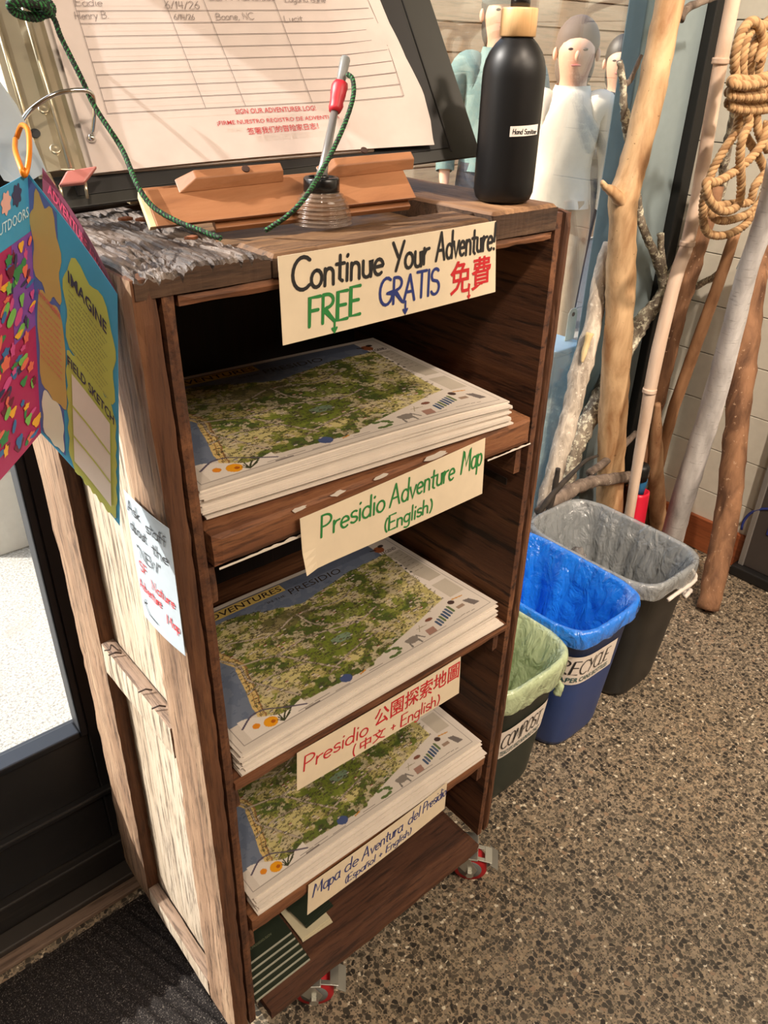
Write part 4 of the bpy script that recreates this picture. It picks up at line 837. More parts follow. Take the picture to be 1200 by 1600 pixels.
MB().lathe([(Rr*.30, H_+.0505), (Rr*.30, H_+.061), (Rr*.16, H_+.062), (Rr*.14, H_+.10), (Rr*.20, H_+.10), (Rr*.20, H_+.112), (.002, H_+.113)], 32, bc).build('pump_stem', flat('pump_black', (16, 16, 17), .25), bot, True)
MB().tube([bc+Vector((0, 0, H_+.106)), bc+Vector((-.022, -.030, H_+.107)), bc+Vector((-.028, -.036, H_+.100))], [.006, .005, .004], 12).build('pump_spout', flat('pump_black', (16, 16, 17), .25), bot, True)
ca0 = math.atan2(CP[1]-bc.y, CP[0]-bc.x)
def lab(x, y, l=0): a = ca0+.22+x/Rr; return bc+Vector(((Rr+.0004+l)*math.cos(a), (Rr+.0004+l)*math.sin(a), y))
zl = .068; MB().grid(lambda u, v: lab(-.006+u*.036, zl+v*.0100+.002*u), 16, 2).build('label', flat('label_white', (232, 226, 220), .5), bot)
mb = MB(); put_hand(mb, 'Hand Sanitizer', -.003, zl+.0030, .030, .0046, .0007, lab, lift=.0004); done(mb, 'label_lettering', INK['black'], bot)
# ---- orange carabiner and hanging folded brochure
car = flat('carabiner_orange', (226, 132, 26), .35, .3)
cy = .045
ccx = [at(x, y, 1, yy) for x, y, yy in ((26, 215, .14), (34, 196, .13), (44, 205, .11), (46, 235, .09), (43, 262, .080), (38, 274, .078), (33, 262, .080), (24, 235, .11), (24, 218, .135))]
o = MB().tube(spline(ccx, 8), .0021, 10).build('carabiner', car, None, True); tag(o, 'orange carabiner clip hooked on the binder ring at the left', 'clip')
sp = MB().prism([at(-60, 80, 1, .160), at(0, 128, 1, .160), at(26, 165, 1, .160), at(50, 215, 1, .155), at(72, 268, 1, .15), at(36, 290, 1, .15), at(6, 282, 1, .15), at(-20, 240, 1, .155), at(-60, 200, 1, .160)], (.0006, .0006, 0)).build('paper_tag', bluepaper, None); tag(sp, 'white paper tag hanging from the orange clip behind the brochure', 'tag')
bro = thing('hanging_brochure', at(43, 270, 1, .085), 'folded pink and blue field guide brochure hanging from the orange clip', 'brochure')
cyan = flat('brochure_cyan', (66, 150, 190), .5); lime = flat('brochure_lime', (172, 180, 92), .5); orangey = flat('brochure_orange', (178, 152, 92), .5); purple = flat('brochure_purple', (84, 100, 160), .5); mag = flat('brochure_magenta', (166, 46, 92), .5)
F0, F1 = .085, .018
Q = dict(tl=at(43, 270, 1, F0), bl=at(63, 676, 1, F0), tr=at(183, 460, 1, F1), br=at(187, 822, 1, F1), ltl=at(-120, 352, 1, .02), lbl=at(-130, 890, 1, .02))
sR, wR, hR = quadsurf((Q['bl'], Q['br'], Q['tr'], Q['tl']), lambda u, v: -.003*math.sin(u*3.1)); sL, wL, hL = quadsurf((Q['lbl'], Q['bl'], Q['tl'], Q['ltl']), lambda u, v: .002*math.sin(u*3))
pR = sheet('right_panel', sR, wR, hR, cyan, bro); pL = sheet('left_panel', sL, wL, hL, cyan, bro)
pR['label'] = 'blue inner panel with yellow-green speech shapes'; pL['label'] = 'pink cover panel'
Qb = [at(72, 640, 1, .092), at(186, 775, 1, .026), at(183, 460, 1, .022), at(66, 262, 1, .092)]
sB, wB, hB = quadsurf(Qb, lambda u, v: -.006*math.sin(u*3.1)); pB = sheet('rear_panel', sB, wB, hB, flat('brochure_rear', (110, 44, 70), .5), bro)
mb = MB(); put_text(mb, 'ADVENTURE AWAITS', .06*wB, .935*hB, .8*wB, .04*hB, sB, bold=.02, lift=.0006); done(mb, 'lettering', flat('brochure_red', (196, 60, 96), .5), pB)
def blob(par, surf, w, h, cx, cy_, rx, ry, mat, name='printed_shape', wob=.12, n=40, sq=1.0, lift=.0005, lobes=7):
    P = []
    for k in range(n):
        a = 2*math.pi*k/n; c_, s_ = math.cos(a), math.sin(a); q = (abs(c_)**(2*sq+.0)+abs(s_)**(2*sq))**(-1/(2*sq)); rr = q*(1+wob*math.sin(lobes*a)*.5)
        P.append(surf((cx+rx*rr*c_)*w, (cy_+ry*rr*s_)*h, lift))
    ctr = surf(cx*w, cy_*h, lift); return MB().add([ctr]+P, [(0, 1+k, 1+(k+1) % n) for k in range(n)]).build(name, mat, par)
def rect(par, surf, w, h, u0, v0, u1, v1, mat, lift=.0007, name='printed_box'):
    return MB().grid(lambda u, v: surf((u0+(u1-u0)*u)*w, (v0+(v1-v0)*v)*h, lift), 6, 6).build(name, mat, par)
rect(pR, sR, wR, hR, 0.0, .02, .30, .99, purple, .0004)
blob(pR, sR, wR, hR, .17, .80, .15, .17, orangey, wob=.25, sq=1.6, lift=.0007); blob(pR, sR, wR, hR, .19, .42, .15, .20, orangey, wob=.1, sq=3, lift=.0007)
blob(pR, sR, wR, hR, .66, .70, .30, .20, lime, wob=.16, sq=2.0, lift=.0007); blob(pR, sR, wR, hR, .66, .26, .31, .26, lime, wob=.06, sq=4, lift=.0007, lobes=22, n=90)
rect(pR, sR, wR, hR, .42, .05, .90, .43, flat('brochure_white', (206, 200, 192), .6), .0018); blob(pR, sR, wR, hR, .17, .12, .12, .10, flat('brochure_tint', (206, 206, 190), .6), sq=3, lift=.0009)
for v_ in (.16, .29): rect(pR, sR, wR, hR, .42, v_, .90, v_+.010, lime, .0022, 'ruled_line')
tx = MB(); put_text(tx, 'IMAGINE', .42*wR, .790*hR, .46*wR, .048*hR, sR, bold=.03, lift=.0024); put_text(tx, 'FIELD SKETCH', .38*wR, .452*hR, .58*wR, .040*hR, sR, bold=.03, lift=.0024)
for q in range(13): put_text(tx, 'look closely and listen to the trees', .42*wR, (.755-q*.019)*hR, (.46-.03*(q % 3))*wR, .009*hR, sR, lift=.0020)
done(tx, 'lettering', flat('brochure_ink', (54, 56, 78), .6), pR)
tx = MB(); put_text(tx, 'ON YOUR OWN ADVENTURE', .07*wR, .60*hR, .24*wR, .02*hR, sR, bold=.02, lift=.0020)
for q in range(9): put_text(tx, 'find a leaf and a feather', .07*wR, (.56-q*.026)*hR, .24*wR, .010*hR, sR, lift=.0020)
done(tx, 'lettering', flat('brochure_red', (196, 60, 96), .5), pR)
rect(pL, sL, wL, hL, .0, .0, 1.0, .80, mag, .0004); rect(pL, sL, wL, hL, .78, .45, 1.0, .80, flat('brochure_violet', (124, 76, 160), .5), .0006)
cols = [flat('bc%d' % i, c_, .5) for i, c_ in enumerate(((230, 170, 60), (60, 130, 80), (60, 110, 160), (110, 40, 60), (200, 80, 140), (120, 180, 90), (60, 60, 90), (220, 110, 90)))]
rr = random.Random(3)
for k in range(230):
    u, v = rr.uniform(.05, .97), rr.uniform(.02, .79); blob(pL, sL, wL, hL, u, v, rr.uniform(.012, .045), rr.uniform(.008, .026), cols[rr.randrange(8)], 'printed_leaf', .5, 14, lift=.0008+.000006*k, lobes=rr.choice([2, 3, 5]))
mb = MB(); put_text(mb, 'EXPLORE OUTDOORS', .30*wL, .855*hL, .68*wL, .036*hL, sL, bold=.01, lift=.0006); done(mb, 'lettering', flat('brochure_pale', (190, 220, 230), .5), pL)
for k, (u, v) in enumerate(((.62, .945), (.74, .945), (.86, .95))): blob(pL, sL, wL, hL, u, v, .05, .035, cols[(k*3) % 8] if k != 1 else flat('brochure_peach', (220, 170, 160), .5), 'printed_shape', .3)
# ================================================================== WASTE BINS
def m_liner(name, rgb, alpha=.8, rough=.16, tint=None):
    g = NG(name); g.base(srgb(rgb)); g.b.inputs['Roughness'].default_value = rough; g.b.inputs['Alpha'].default_value = alpha; g.b.inputs['Specular IOR Level'].default_value = .9
    g.b.inputs['Coat Weight'].default_value = .6; g.b.inputs['Coat Roughness'].default_value = .08; g.b.inputs['Subsurface Weight'].default_value = 0
    v = g.coord((1, 1, .55)); x = g.n('ShaderNodeTexVoronoi'); x.feature = 'DISTANCE_TO_EDGE'; x.inputs['Scale'].default_value = 17; wv = g.n('ShaderNodeTexNoise'); wv.inputs['Scale'].default_value = 9; wv.inputs['Detail'].default_value = 4; g.l(v, wv.inputs['Vector'])
    vv = g.n('ShaderNodeVectorMath', operation='MULTIPLY_ADD'); g.l(wv.outputs['Color'], vv.inputs[0]); vv.inputs[1].default_value = (.16, .16, .16); g.l(v, vv.inputs[2]); g.l(vv.outputs[0], x.inputs['Vector'])
    g.bump(g.mix(.5, x.outputs['Distance'], g.noise(v, 30, 4, .6, 1.0)), .9, .022); return g.m
def rr_pt(a, b, t, n=4.5):
    c, s_ = math.cos(t), math.sin(t); q = (abs(c)**n+abs(s_)**n)**(-1/n); return a*q*c, b*q*s_
def waste_bin(cx, cy, h, body_rgb, liner_mat, label, seed, skirt, puff, note=None, dark=None):
    t = thing('waste_bin', (cx, cy, 0), label, 'bin'); A_, B_ = .116, .178; a0, b0 = .094, .148
    bm = flat('bin_%d' % seed, body_rgb, .42)
    N = 72; mb = MB(); prof = [(0.0, .90), (.006, .98), (.02, 1.0), (h*.5, 1.0), (h-.012, 1.0), (h-.010, 1.03), (h, 1.035)]
    def ring(z, k, off=0):
        f_ = z/h; a = (a0+(A_-a0)*f_)*k+off; b = (b0+(B_-b0)*f_)*k+off; return [(cx+x, cy+y, z) for x, y in (rr_pt(a, b, 2*math.pi*i/N) for i in range(N))]
    rings = [ring(z, k) for z, k in prof]+[ring(z, k) for z, k in ((h, 1.01), (h-.02, .985), (.012, .94))]
    for r_ in rings: mb.v += r_
    nr = len(rings); mb.f = [(i*N+j, i*N+(j+1) % N, (i+1)*N+(j+1) % N, (i+1)*N+j) for i in range(nr-1) for j in range(N)]; mb.f += [tuple(range(N))[::-1], tuple((nr-1)*N+j for j in range(N))]; mb.mi = [0]*len(mb.f)
    mb.build('body', bm, t, True)
    # liner: folded over the rim outside, hanging down inside
    M_ = 144; lb = MB(); path_ = [(-skirt, .004+puff), (-skirt*.8, .006+puff), (-skirt*.4, .005+puff*.6), (-.006, .006+puff*.5), (.006, .004), (.008, -.003), (.0, -.008), (-.03, -.012), (-.09, -.020), (-.16, -.028), (-.23, -.040), (-.28, -.060)]
    for k, (dz, off) in enumerate(path_):
        for i in range(M_):
            th = 2*math.pi*i/M_; z = h+dz; f_ = max(0, min(1.05, z/h)); a = a0+(A_-a0)*f_; b = b0+(B_-b0)*f_
            w_ = noise.noise(Vector((math.cos(th)*3.2, math.sin(th)*3.2, seed+dz*5)))*.011+noise.noise(Vector((math.cos(th)*11, math.sin(th)*11, seed*2+dz*9)))*.004
            amp = (.5 if k < 3 else .25 if k < 7 else 1.3+k*.12); zz = z+(noise.noise(Vector((math.cos(th)*2.6, math.sin(th)*2.6, seed+7)))*.020 if k < 3 else 0)
            o_ = off+abs(w_)*amp if k < 7 else off-abs(w_)*amp-.01*(k-6)*abs(noise.noise(Vector((th*2, k*.4, seed))))
            x, y = rr_pt(a+.004+o_, b+.004+o_, th); lb.v.append((cx+x, cy+y, zz))
    lb.f = [(i*M_+j, i*M_+(j+1) % M_, (i+1)*M_+(j+1) % M_, (i+1)*M_+j) for i in range(len(path_)-1) for j in range(M_)]; lb.f.append(tuple((len(path_)-1)*M_+j for j in range(M_))); lb.mi = [0]*len(lb.f)
    lb.build('liner', liner_mat, t, True)
    return t, (lambda x, z, l=0: Vector((cx+x, cy-(b0+(B_-b0)*z/h)*(max(0, 1-abs(x/(a0+(A_-a0)*z/h))**4.5))**(1/4.5)-.0012-l, z)))
def bin_label(t, sf, cx, px, words_, seed):
    c = [at(x, y, 1, .062) for x, y in px]
    def s(x, y, l=0):
        p = c[0]*(1-x)*(1-y)+c[1]*x*(1-y)+c[2]*x*y+c[3]*(1-x)*y; return sf(p.x-cx, p.z, l)
    o = MB().grid(lambda u, v: s(u, v), 24, 6).build('paper_label', paper, t, True); mb = MB(); mg = MB()
    w = (c[1]-c[0]).length; h = (c[3]-c[0]).length; S2 = lambda x, y, l=0: s(x/w, y/h, l)
    put_hand(mb, words_[0], .06*w, .38*h, .78*w, .48*h, .0026, S2, seed=seed, lift=.0016); done(mb, 'lettering', INK['black'], o)
    put_text(mg, words_[1], .08*w, .10*h, .80*w, .17*h, S2, bold=.02, lift=.0016); done(mg, 'small_lettering', flat('label_green', (44, 84, 84), .5), o)
gl = m_liner('liner_green', (196, 214, 170), .78); bl_m = m_liner('liner_blue', (30, 128, 240), .88); gr = m_liner('liner_grey', (176, 182, 184), .55, .14)
t, sf = waste_bin(.672, .232, .348, (28, 40, 33), gl, 'dark green compost bin with a pale green liner, beside the shelf unit', 3, .046, .003)
bin_label(t, sf, .672, [(778, 1197), (853, 1138), (860, 1093), (785, 1150)], ('COMPOST', 'TEACUPS AND NAPKINS ONLY'), 4)
kp = at(872, 1065, 1, .055); MB().tube(spline([kp+Vector((-.006, .0, .012)), kp, kp+Vector((.004, -.003, -.018)), kp+Vector((.0, .0, -.034))], 5), [.004]*4+[.006]*4+[.009]*4+[.009]*3+[.003], 12, .3, 90).build('liner_knot', gl, t, True)
t, sf = waste_bin(.919, .236, .362, (38, 62, 116), bl_m, 'blue recycling bin with a bright blue liner, between the green and the black bin', 5, .026, .003)
bin_label(t, sf, .919, [(884, 1091), (958, 1040), (967, 997), (894, 1043)], ('RECYCLE', 'PAPER CANS BOTTLES'), 6)
t, sf = waste_bin(1.166, .240, .362, (24, 24, 23), gr, 'black waste bin with a clear grey liner, rightmost of the three bins', 8, .034, .002)
MB().tube([Vector((1.166+(.128)*rr_pt(1, 1, a)[0], .24+.190*rr_pt(1, 1, a)[1], .316+.004*math.sin(a*3))) for a in np.linspace(-1.9, .30, 40)], .005, 8, .3, 60).build('tied_band', flat('liner_white', (214, 206, 196), .5), t, True)
kp = at(1070, 930, 0, 1.293); MB().tube(spline([kp+Vector((-.012, -.006, .004)), kp+Vector((.006, -.004, .006)), kp+Vector((.024, .0, .002)), kp+Vector((.030, .010, -.004)), kp+Vector((.018, .012, -.010)), kp], 5), .0055, 10, .3, 60).build('liner_knot', flat('liner_white', (214, 206, 196), .5), t, True)
gw = NG('crumpled_film'); gw.base(srgb((214, 206, 200))); gw.b.inputs['Transmission Weight'].default_value = .8; gw.b.inputs['Roughness'].default_value = .08; gw.b.inputs['IOR'].default_value = 1.2
bm = bmesh.new(); bmesh.ops.create_icosphere(bm, subdivisions=5, radius=1)
for v in bm.verts:
    q = v.co.copy(); v.co *= 1+.55*noise.noise(q*1.7)+.28*abs(noise.noise(q*4.2)); v.co = Vector((1.095+v.co.x*.055, .300+v.co.y*.070, .225+v.co.z*.085))
me = bpy.data.meshes.new('crumpled_wrap'); bm.to_mesh(me); bm.free(); o = link('crumpled_wrap', me, gw.m); tag(o, 'crumpled clear plastic wrap lying inside the black bin', 'wrap')
# ================================================================== DRIFTWOOD STICKS
def m_bark(name, dark, light, patch=None, scale=30, bump=.6, rough=.8, ps=.5, rings=0):
    g = NG(name); v = g.coord((scale, scale, scale*.25)); a = g.noise(v, 1, 6, .6, .4); c = g.ramp(a, [(.32, srgb(dark)), (.62, srgb(light))])
    if patch:
        p = g.noise(g.coord((70, 70, 70)), 1, 4, .7); c = g.mix(g.ramp(p, [(ps, (0, 0, 0)), (ps+.06, (1, 1, 1))]), c, srgb(patch))
    if rings:
        w = g.noise(g.coord((30, 30, rings)), 1, 3, .6); c = g.mix(g.ramp(w, [(.40, (.55, .52, .5)), (.50, (1, 1, 1))]), c, c, 'MULTIPLY') if False else g.mix(g.ramp(w, [(.60, (0, 0, 0)), (.70, (.6, .6, .6))]), c, srgb(dark))
    g.base(c); g.b.inputs['Roughness'].default_value = rough; g.bump(a, bump, .006); return g.m
peeled = m_bark('peeled_wood', (168, 122, 80), (232, 196, 150), (120, 82, 50), 22, .5, .6, .66); whitish = m_bark('whitish_bark', (134, 120, 106), (228, 216, 198), (240, 232, 216), 34, .9, .85, .60)
lichen = m_bark('lichen_bark', (90, 80, 70), (172, 160, 142), (234, 230, 206), 40, 1.0, .9, .52); smooth = m_bark('smooth_cane', (196, 164, 138), (232, 208, 186), None, 16, .15, .5)
brown = m_bark('brown_bark', (92, 62, 42), (158, 116, 84), (190, 156, 126), 26, .9, .8, .62); birch = m_bark('pale_birch', (146, 142, 140), (238, 236, 234), None, 10, .3, .6, rings=190)
spotted = m_bark('spotted_bark', (150, 104, 70), (204, 164, 124), (90, 60, 44), 30, .4, .7, .64); tanst = m_bark('tan_stick', (126, 88, 58), (178, 134, 96), None, 24, .4, .7); twig = m_bark('grey_twig', (74, 62, 54), (140, 124, 110), (188, 178, 160), 34, .8, .85, .62)
def trail(pts, y0, y1, n=6):
    P, R = [], []; a, b = pts[0][1], pts[-1][1]
    for x, y, w in pts:
        t = (y-a)/(b-a) if b != a else 0; p = at(x, y, 1, y0+(y1-y0)*t); P.append(p); R.append(w/2*depth(p)/F)
    return spline(P, n), interp(R, n)
def to_floor(Q, R):
    d = (Q[-1]-Q[-4]).normalized(); z0 = R[-1]*abs(d.x)+.002
    if d.z < 0 and Q[-1].z > z0:
        s_ = (z0-Q[-1].z)/d.z; k = max(2, int(s_/.03)); e = Q[-1].copy()
        for i in range(1, k+1): Q.append(e+d*s_*i/k); R.append(R[-1])
    return Q, R
def stick(label, pts, y0, y1, mat, bumpy=.12, floor=True, seg=20, freq=26, name='driftwood_stick', branches=(), refine=6, extra=None):
    Q, R = trail(pts, y0, y1, refine)
    if floor: Q, R = to_floor(Q, R)
    lo = Q[-1]; t = thing(name, lo, label, 'stick', 'sticks leaning by the glass'); MB().tube(Q, R, seg, bumpy, freq).build('trunk', mat, t, True)
    for bp, by0, by1, bmat in branches:
        q, r = trail(bp, by0, by1, 6); MB().tube(q, r, 12, .25, 60).build('branch', bmat, t, True)
    if extra: extra(t)
    return t
stick('thick peeled golden driftwood trunk leaning on the glass wall, the largest stick', [(1066, -90, 46), (1046, 0, 45), (1029, 87, 44), (1010, 175, 44), (988, 262, 43), (975, 306, 46), (973, 350, 41), (970, 437, 46), (967, 500, 44), (961, 600, 43), (955, 700, 43), (953, 783, 41)], .54, .525, peeled, .10,
      branches=[([(984, 330, 26), (962, 305, 18), (946, 292, 11), (941, 284, 7)], .53, .515, peeled), ([(1062, 30, 16), (1072, 14, 13), (1095, 3, 11), (1125, -6, 9)], .535, .535, twig)])
stick('grey-white bark stick just right of the shelf unit, behind the bins', [(952, 380, 22), (940, 430, 26), (928, 500, 27), (911, 567, 34), (895, 633, 29), (877, 700, 30), (858, 767, 27), (848, 800, 26)], .61, .515, whitish, .22, branches=[([(922, 520, 12), (914, 548, 9), (909, 566, 5)], .555, .55, m_bark('broken_wood', (210, 180, 120), (236, 214, 166)))])
lq = [(1040, 440, 19), (1035, 462, 20), (1020, 482, 22), (1002, 505, 25), (978, 545, 27), (950, 600, 27), (922, 652, 28), (903, 690, 27), (890, 735, 24), (880, 780, 22)]
stick('grey stick crusted with pale lichen, forking behind the golden trunk', lq, .600, .604, lichen, .30, freq=60, seg=24,
      branches=[([(1038, 446, 17), (1030, 415, 15), (1015, 380, 13), (1003, 350, 12), (998, 315, 10), (996, 290, 8)], .600, .600, lichen), ([(1037, 420, 11), (1033, 395, 10), (1032, 366, 11)], .600, .595, lichen), ([(1050, 462, 12), (1080, 450, 11), (1108, 437, 10), (1132, 420, 9)], .56, .43, lichen), ([(1152, 150, 12), (1143, 200, 14), (1132, 250, 16), (1128, 290, 17), (1105, 335, 19), (1084, 382, 20), (1060, 415, 19), (1038, 446, 18)], .42, .600, lichen)])
stick('smooth pale straight cane with joint rings, leaning across the sticks', [(1158, -80, 24), (1145, 0, 23), (1128, 87, 22), (1112, 175, 21), (1093, 290, 21), (1074, 380, 21), (1055, 437, 21), (1024, 567, 21), (1006, 667, 18), (993, 745, 16), (984, 800, 15)], .40, .395, smooth, .03,
      extra=lambda t: [(lambda p, d: MB().tube([p-d*.006, p-d*.003, p, p+d*.003, p+d*.006], [.0176, .0184, .0176, .0184, .0176], 20).build('joint_ring', smooth, t, True))(at(x, y, 1, yy), (at(x+4, y-20, 1, yy)-at(x, y, 1, yy)).normalized()) for x, y, yy in ((1126, 95, .399), (1074, 380, .3975), (1015, 610, .396))])
stick('dark brown stick behind the pale cane, leaning to the right', [(1118, 290, 28), (1100, 350, 30), (1078, 420, 32), (1062, 467, 34), (1046, 530, 32), (1030, 600, 30), (1012, 680, 26), (1000, 740, 24)], .50, .53, brown, .15)
stick('thin tan stick slanting before the white wall boards', [(1150, 360, 17), (1127, 430, 18), (1100, 505, 18), (1075, 575, 18), (1052, 640, 18), (1036, 700, 17)], .40, .50, tanst, .08)
stick('short spotted light stick standing near the red sleeve', [(1028, 630, 8), (1026, 660, 16), (1025, 700, 21), (1025, 740, 24), (1027, 790, 26), (1030, 820, 27)], .49, .485, spotted, .10)
stick('pale silver birch stick with a paper tag, leaning at the right', [(1215, 250, 31), (1198, 330, 31), (1165, 433, 31), (1140, 533, 34), (1113, 633, 35), (1092, 700, 35), (1066, 783, 35), (1050, 840, 34)], .185, .36, birch, .05)
stick('rough reddish-brown stick standing out on the floor at the right', [(1186, 385, 40), (1178, 430, 40), (1166, 530, 39), (1158, 600, 38), (1150, 680, 36), (1142, 760, 37), (1130, 840, 36), (1116, 905, 36), (1106, 950, 32)], .340, .145, brown, .14)
stick('dark grey gnarled twig lying across behind the black bin', [(1008, 742, 14), (985, 744, 16), (960, 748, 18), (930, 752, 19), (904, 760, 21), (885, 770, 22), (862, 785, 22), (842, 802, 20)], .466, .470, twig, .25, False, freq=50)
stick('thin black twig curving up from behind the black bin', [(934, 712, 4), (915, 720, 6), (892, 742, 8), (870, 765, 9), (850, 790, 9), (842, 805, 8)], .441, .441, m_bark('black_twig', (30, 26, 22), (62, 54, 46)), .15, False)
stick('short dark twig standing upright behind the black bin', [(872, 732, 7), (869, 750, 9), (864, 775, 9), (856, 800, 8)], .450, .450, m_bark('black_twig', (30, 26, 22), (62, 54, 46)), .15, False)
stick('grey smooth stick slanting low between trunk and cane', [(994, 676, 9), (970, 700, 11), (945, 722, 12), (920, 740, 12)], .52, .51, twig, .1, False)
# twig with lichen at the window frame
q, r = trail([(1002, 86, 6), (993, 108, 7), (985, 125, 8), (977, 132, 10)], .60, .60)
t = thing('driftwood_stick', at(978, 230, 1, .60), 'thin lichen-tufted twig forking beside the top of the golden trunk', 'stick', 'sticks leaning by the glass'); MB().tube(q, r, 10, .3, 90).build('branch', twig, t, True)
q, r = trail([(968, 96, 9), (971, 115, 11), (974, 135, 11), (975, 165, 13), (979, 195, 15), (984, 222, 14), (990, 245, 12)], .60, .60); MB().tube(q, r, 14, .4, 90).build('trunk', lichen, t, True)
# ---- rope coil
r1 = flat('rope_tan', (192, 156, 112), .9); r2 = flat('rope_brown', (158, 122, 84), .95)
def ry(x, y): return .34
rope_paths = [
    [(1186, 96), (1192, 60), (1178, 34), (1160, 48), (1148, 90), (1150, 128)], [(1200, 40), (1180, 42), (1166, 62), (1160, 100), (1162, 130)], [(1214, 24), (1196, 38), (1178, 70), (1172, 105), (1172, 132)], [(1216, 50), (1200, 60), (1190, 90), (1184, 118), (1184, 134)],
    [(1216, 112), (1196, 120), (1170, 126), (1148, 124), (1143, 130), (1165, 134), (1200, 128)], [(1212, 138), (1185, 146), (1160, 146), (1140, 142), (1146, 150), (1180, 152), (1210, 150)], [(1212, 160), (1180, 166), (1150, 164), (1138, 160), (1150, 170), (1185, 172), (1212, 168)],
    [(1154, 168), (1156, 195), (1168, 218), (1182, 240), (1196, 270), (1194, 300), (1180, 325), (1160, 338), (1130, 345), (1112, 335), (1106, 300), (1112, 270), (1130, 236), (1150, 205), (1156, 172)],
    [(1166, 168), (1170, 195), (1160, 215), (1156, 250), (1158, 290), (1152, 322), (1128, 330), (1108, 312), (1104, 285), (1118, 285), (1145, 270), (1170, 250), (1190, 225), (1200, 190)],
    [(1180, 170), (1186, 210), (1200, 235)], [(1204, 262), (1180, 290), (1172, 315), (1150, 318), (1120, 322)], [(1102, 296), (1098, 330), (1104, 362), (1130, 368), (1160, 355), (1182, 330), (1200, 318)]]
rope = thing('rope_coil', at(1150, 250, 1, .33), 'tan twisted hemp rope bundled and hung over the sticks at the upper right', 'rope')
for k, P in enumerate(rope_paths):
    off = .262+.012*((k*5) % 4)-(.020 if 4 <= k <= 6 else 0)
    braid('rope_loop', [at(x, y, 1, off+.006*math.sin(i*1.3+k)) for i, (x, y) in enumerate(P)], .0088, rope, 6, (r1, r2, r1), 3, .030)
s, w, h = quadsurf([at(1150, 420, 1, .275), at(1168, 428, 1, .275), at(1195, 347, 1, .255), at(1180, 339, 1, .258)], lambda u, v: .003*math.sin(v*3)); o = sheet('paper_tag', s, w, h, bluepaper); tag(o, 'white paper tag with handwriting tied to the silver birch stick', 'tag')
s2 = lambda x, y, l=0: s(w*.5-y, x, l); mb = MB(); put_hand(mb, 'Lichen', .02, -.008, .05, .012, .0012, s2, lift=.0006); put_hand(mb, 'on 12', .08, -.006, .035, .010, .0012, s2, lift=.0006); done(mb, 'handwriting', INK['black'], o)
tp = at(1188, 343, 1, .255); MB().tube(spline([tp, tp+Vector((.004, .002, .03)), tp+Vector((.01, .012, .06))], 6), .0012, 6).build('tag_string', paper, o, True)
# ---- red sleeve with blue tip
rd = thing('red_sleeve', at(1003, 790, 1, .445), 'red plastic sleeve with an open rounded top and blue tip, behind the black bin', 'container'); c0 = at(1001, 768, 1, .445); redp = flat('red_plastic', (222, 36, 62), .35)
rx = .030; mb = MB(); N = 32
for z_, k_ in ((.004, 1.35), (c0.z*.5, 1.18), (c0.z-.01, 1.0), (c0.z, .94), (c0.z, .74), (c0.z-.03, .70)):
    mb.v += [(c0.x+rr_pt(rx*k_, rx*.8*k_, 2*math.pi*i/N, 2.6)[0], c0.y+rr_pt(rx*k_, rx*.8*k_, 2*math.pi*i/N, 2.6)[1], z_) for i in range(N)]
mb.f = [(i*N+j, i*N+(j+1) % N, (i+1)*N+(j+1) % N, (i+1)*N+j) for i in range(5) for j in range(N)]+[tuple(range(N))[::-1], tuple(5*N+j for j in range(N))]; mb.mi = [0]*len(mb.f); mb.build('sleeve', redp, rd, True)
bt = at(1002, 748, 1, .448); MB().lathe([(.016, -.05), (.018, -.02), (.019, .0), (.016, .006)], 20, bt).build('blue_tip', flat('tip_blue', (40, 104, 150), .4), rd, True)
bt = at(1003, 730, 1, .450); MB().lathe([(.022, -.04), (.024, 0), (.018, .010)], 20, bt).build('black_cap', flat('tip_black', (18, 18, 18), .5), rd, True)
# ---- dark sign stand at the right edge
ks = thing('sign_stand', (1.86, 0, 0), 'dark grey stand with a blue round symbol against the white wall at the right edge', 'stand'); kd = flat('kiosk_dark', (66, 60, 57), .4)
zb = .035
box('stand_panel', (1.845, -.40, zb), (1.862, .178, 1.10), kd, ks, .003); box('edge_trim', (1.840, .176, zb), (1.864, .192, 1.10), flat('trim_silver', (150, 146, 142), .35, .5), ks, .002)
box('base', (1.820, -.42, .0015), (1.866, .202, zb), flat('kiosk_base', (22, 21, 21), .5), ks, .004)
sc_ = at(1203, 838, 0, 1.844)
MB().tube([sc_+Vector((-.0005, .085*math.cos(a), .085*math.sin(a))) for a in np.linspace(-.2, 4.2, 30)][::1], .004, 8).build('symbol_ring', flat('symbol_blue', (34, 46, 110), .5), ks, True)
box('symbol_bar', (1.842, sc_.y-.012, sc_.z), (1.8449, sc_.y+.012, sc_.z+.14), flat('symbol_blue', (34, 46, 110), .5), ks, .002)
# ================================================================== BEHIND THE GLASS
cb = at(905, 640, 1, .80); bb = flat('crate_blue', (186, 222, 238), .4)
tb = thing('blue_container', (cb.x, cb.y, -.01), 'pale blue plastic container with a tag standing outside behind the glass', 'container')
tl_, tr_ = at(868, 548, 1, .80), at(908, 552, 1, .80); z1 = tl_.z
MB().prism([(tl_.x, .80, -.012), (tr_.x+.01, .80, -.012), (tr_.x, .80, z1-.02), (tl_.x, .80, z1-.02)], (0, .16, 0)).build('body', bb, tb, bevel=.008)
box('lid', (tl_.x-.006, .792, z1-.022), (tr_.x+.006, .968, z1), bb, tb, .006)
tg = at(890, 530, 1, .84); MB().prism([(tg.x-.022, .84, z1), (tg.x+.022, .84, z1), (tg.x+.022, .84, z1+.085), (tg.x+.012, .84, z1+.10), (tg.x-.012, .84, z1+.10), (tg.x-.022, .84, z1+.085)], (0, .003, 0)).build('tag', flat('tag_mint', (236, 240, 222), .5), tb, bevel=.001)
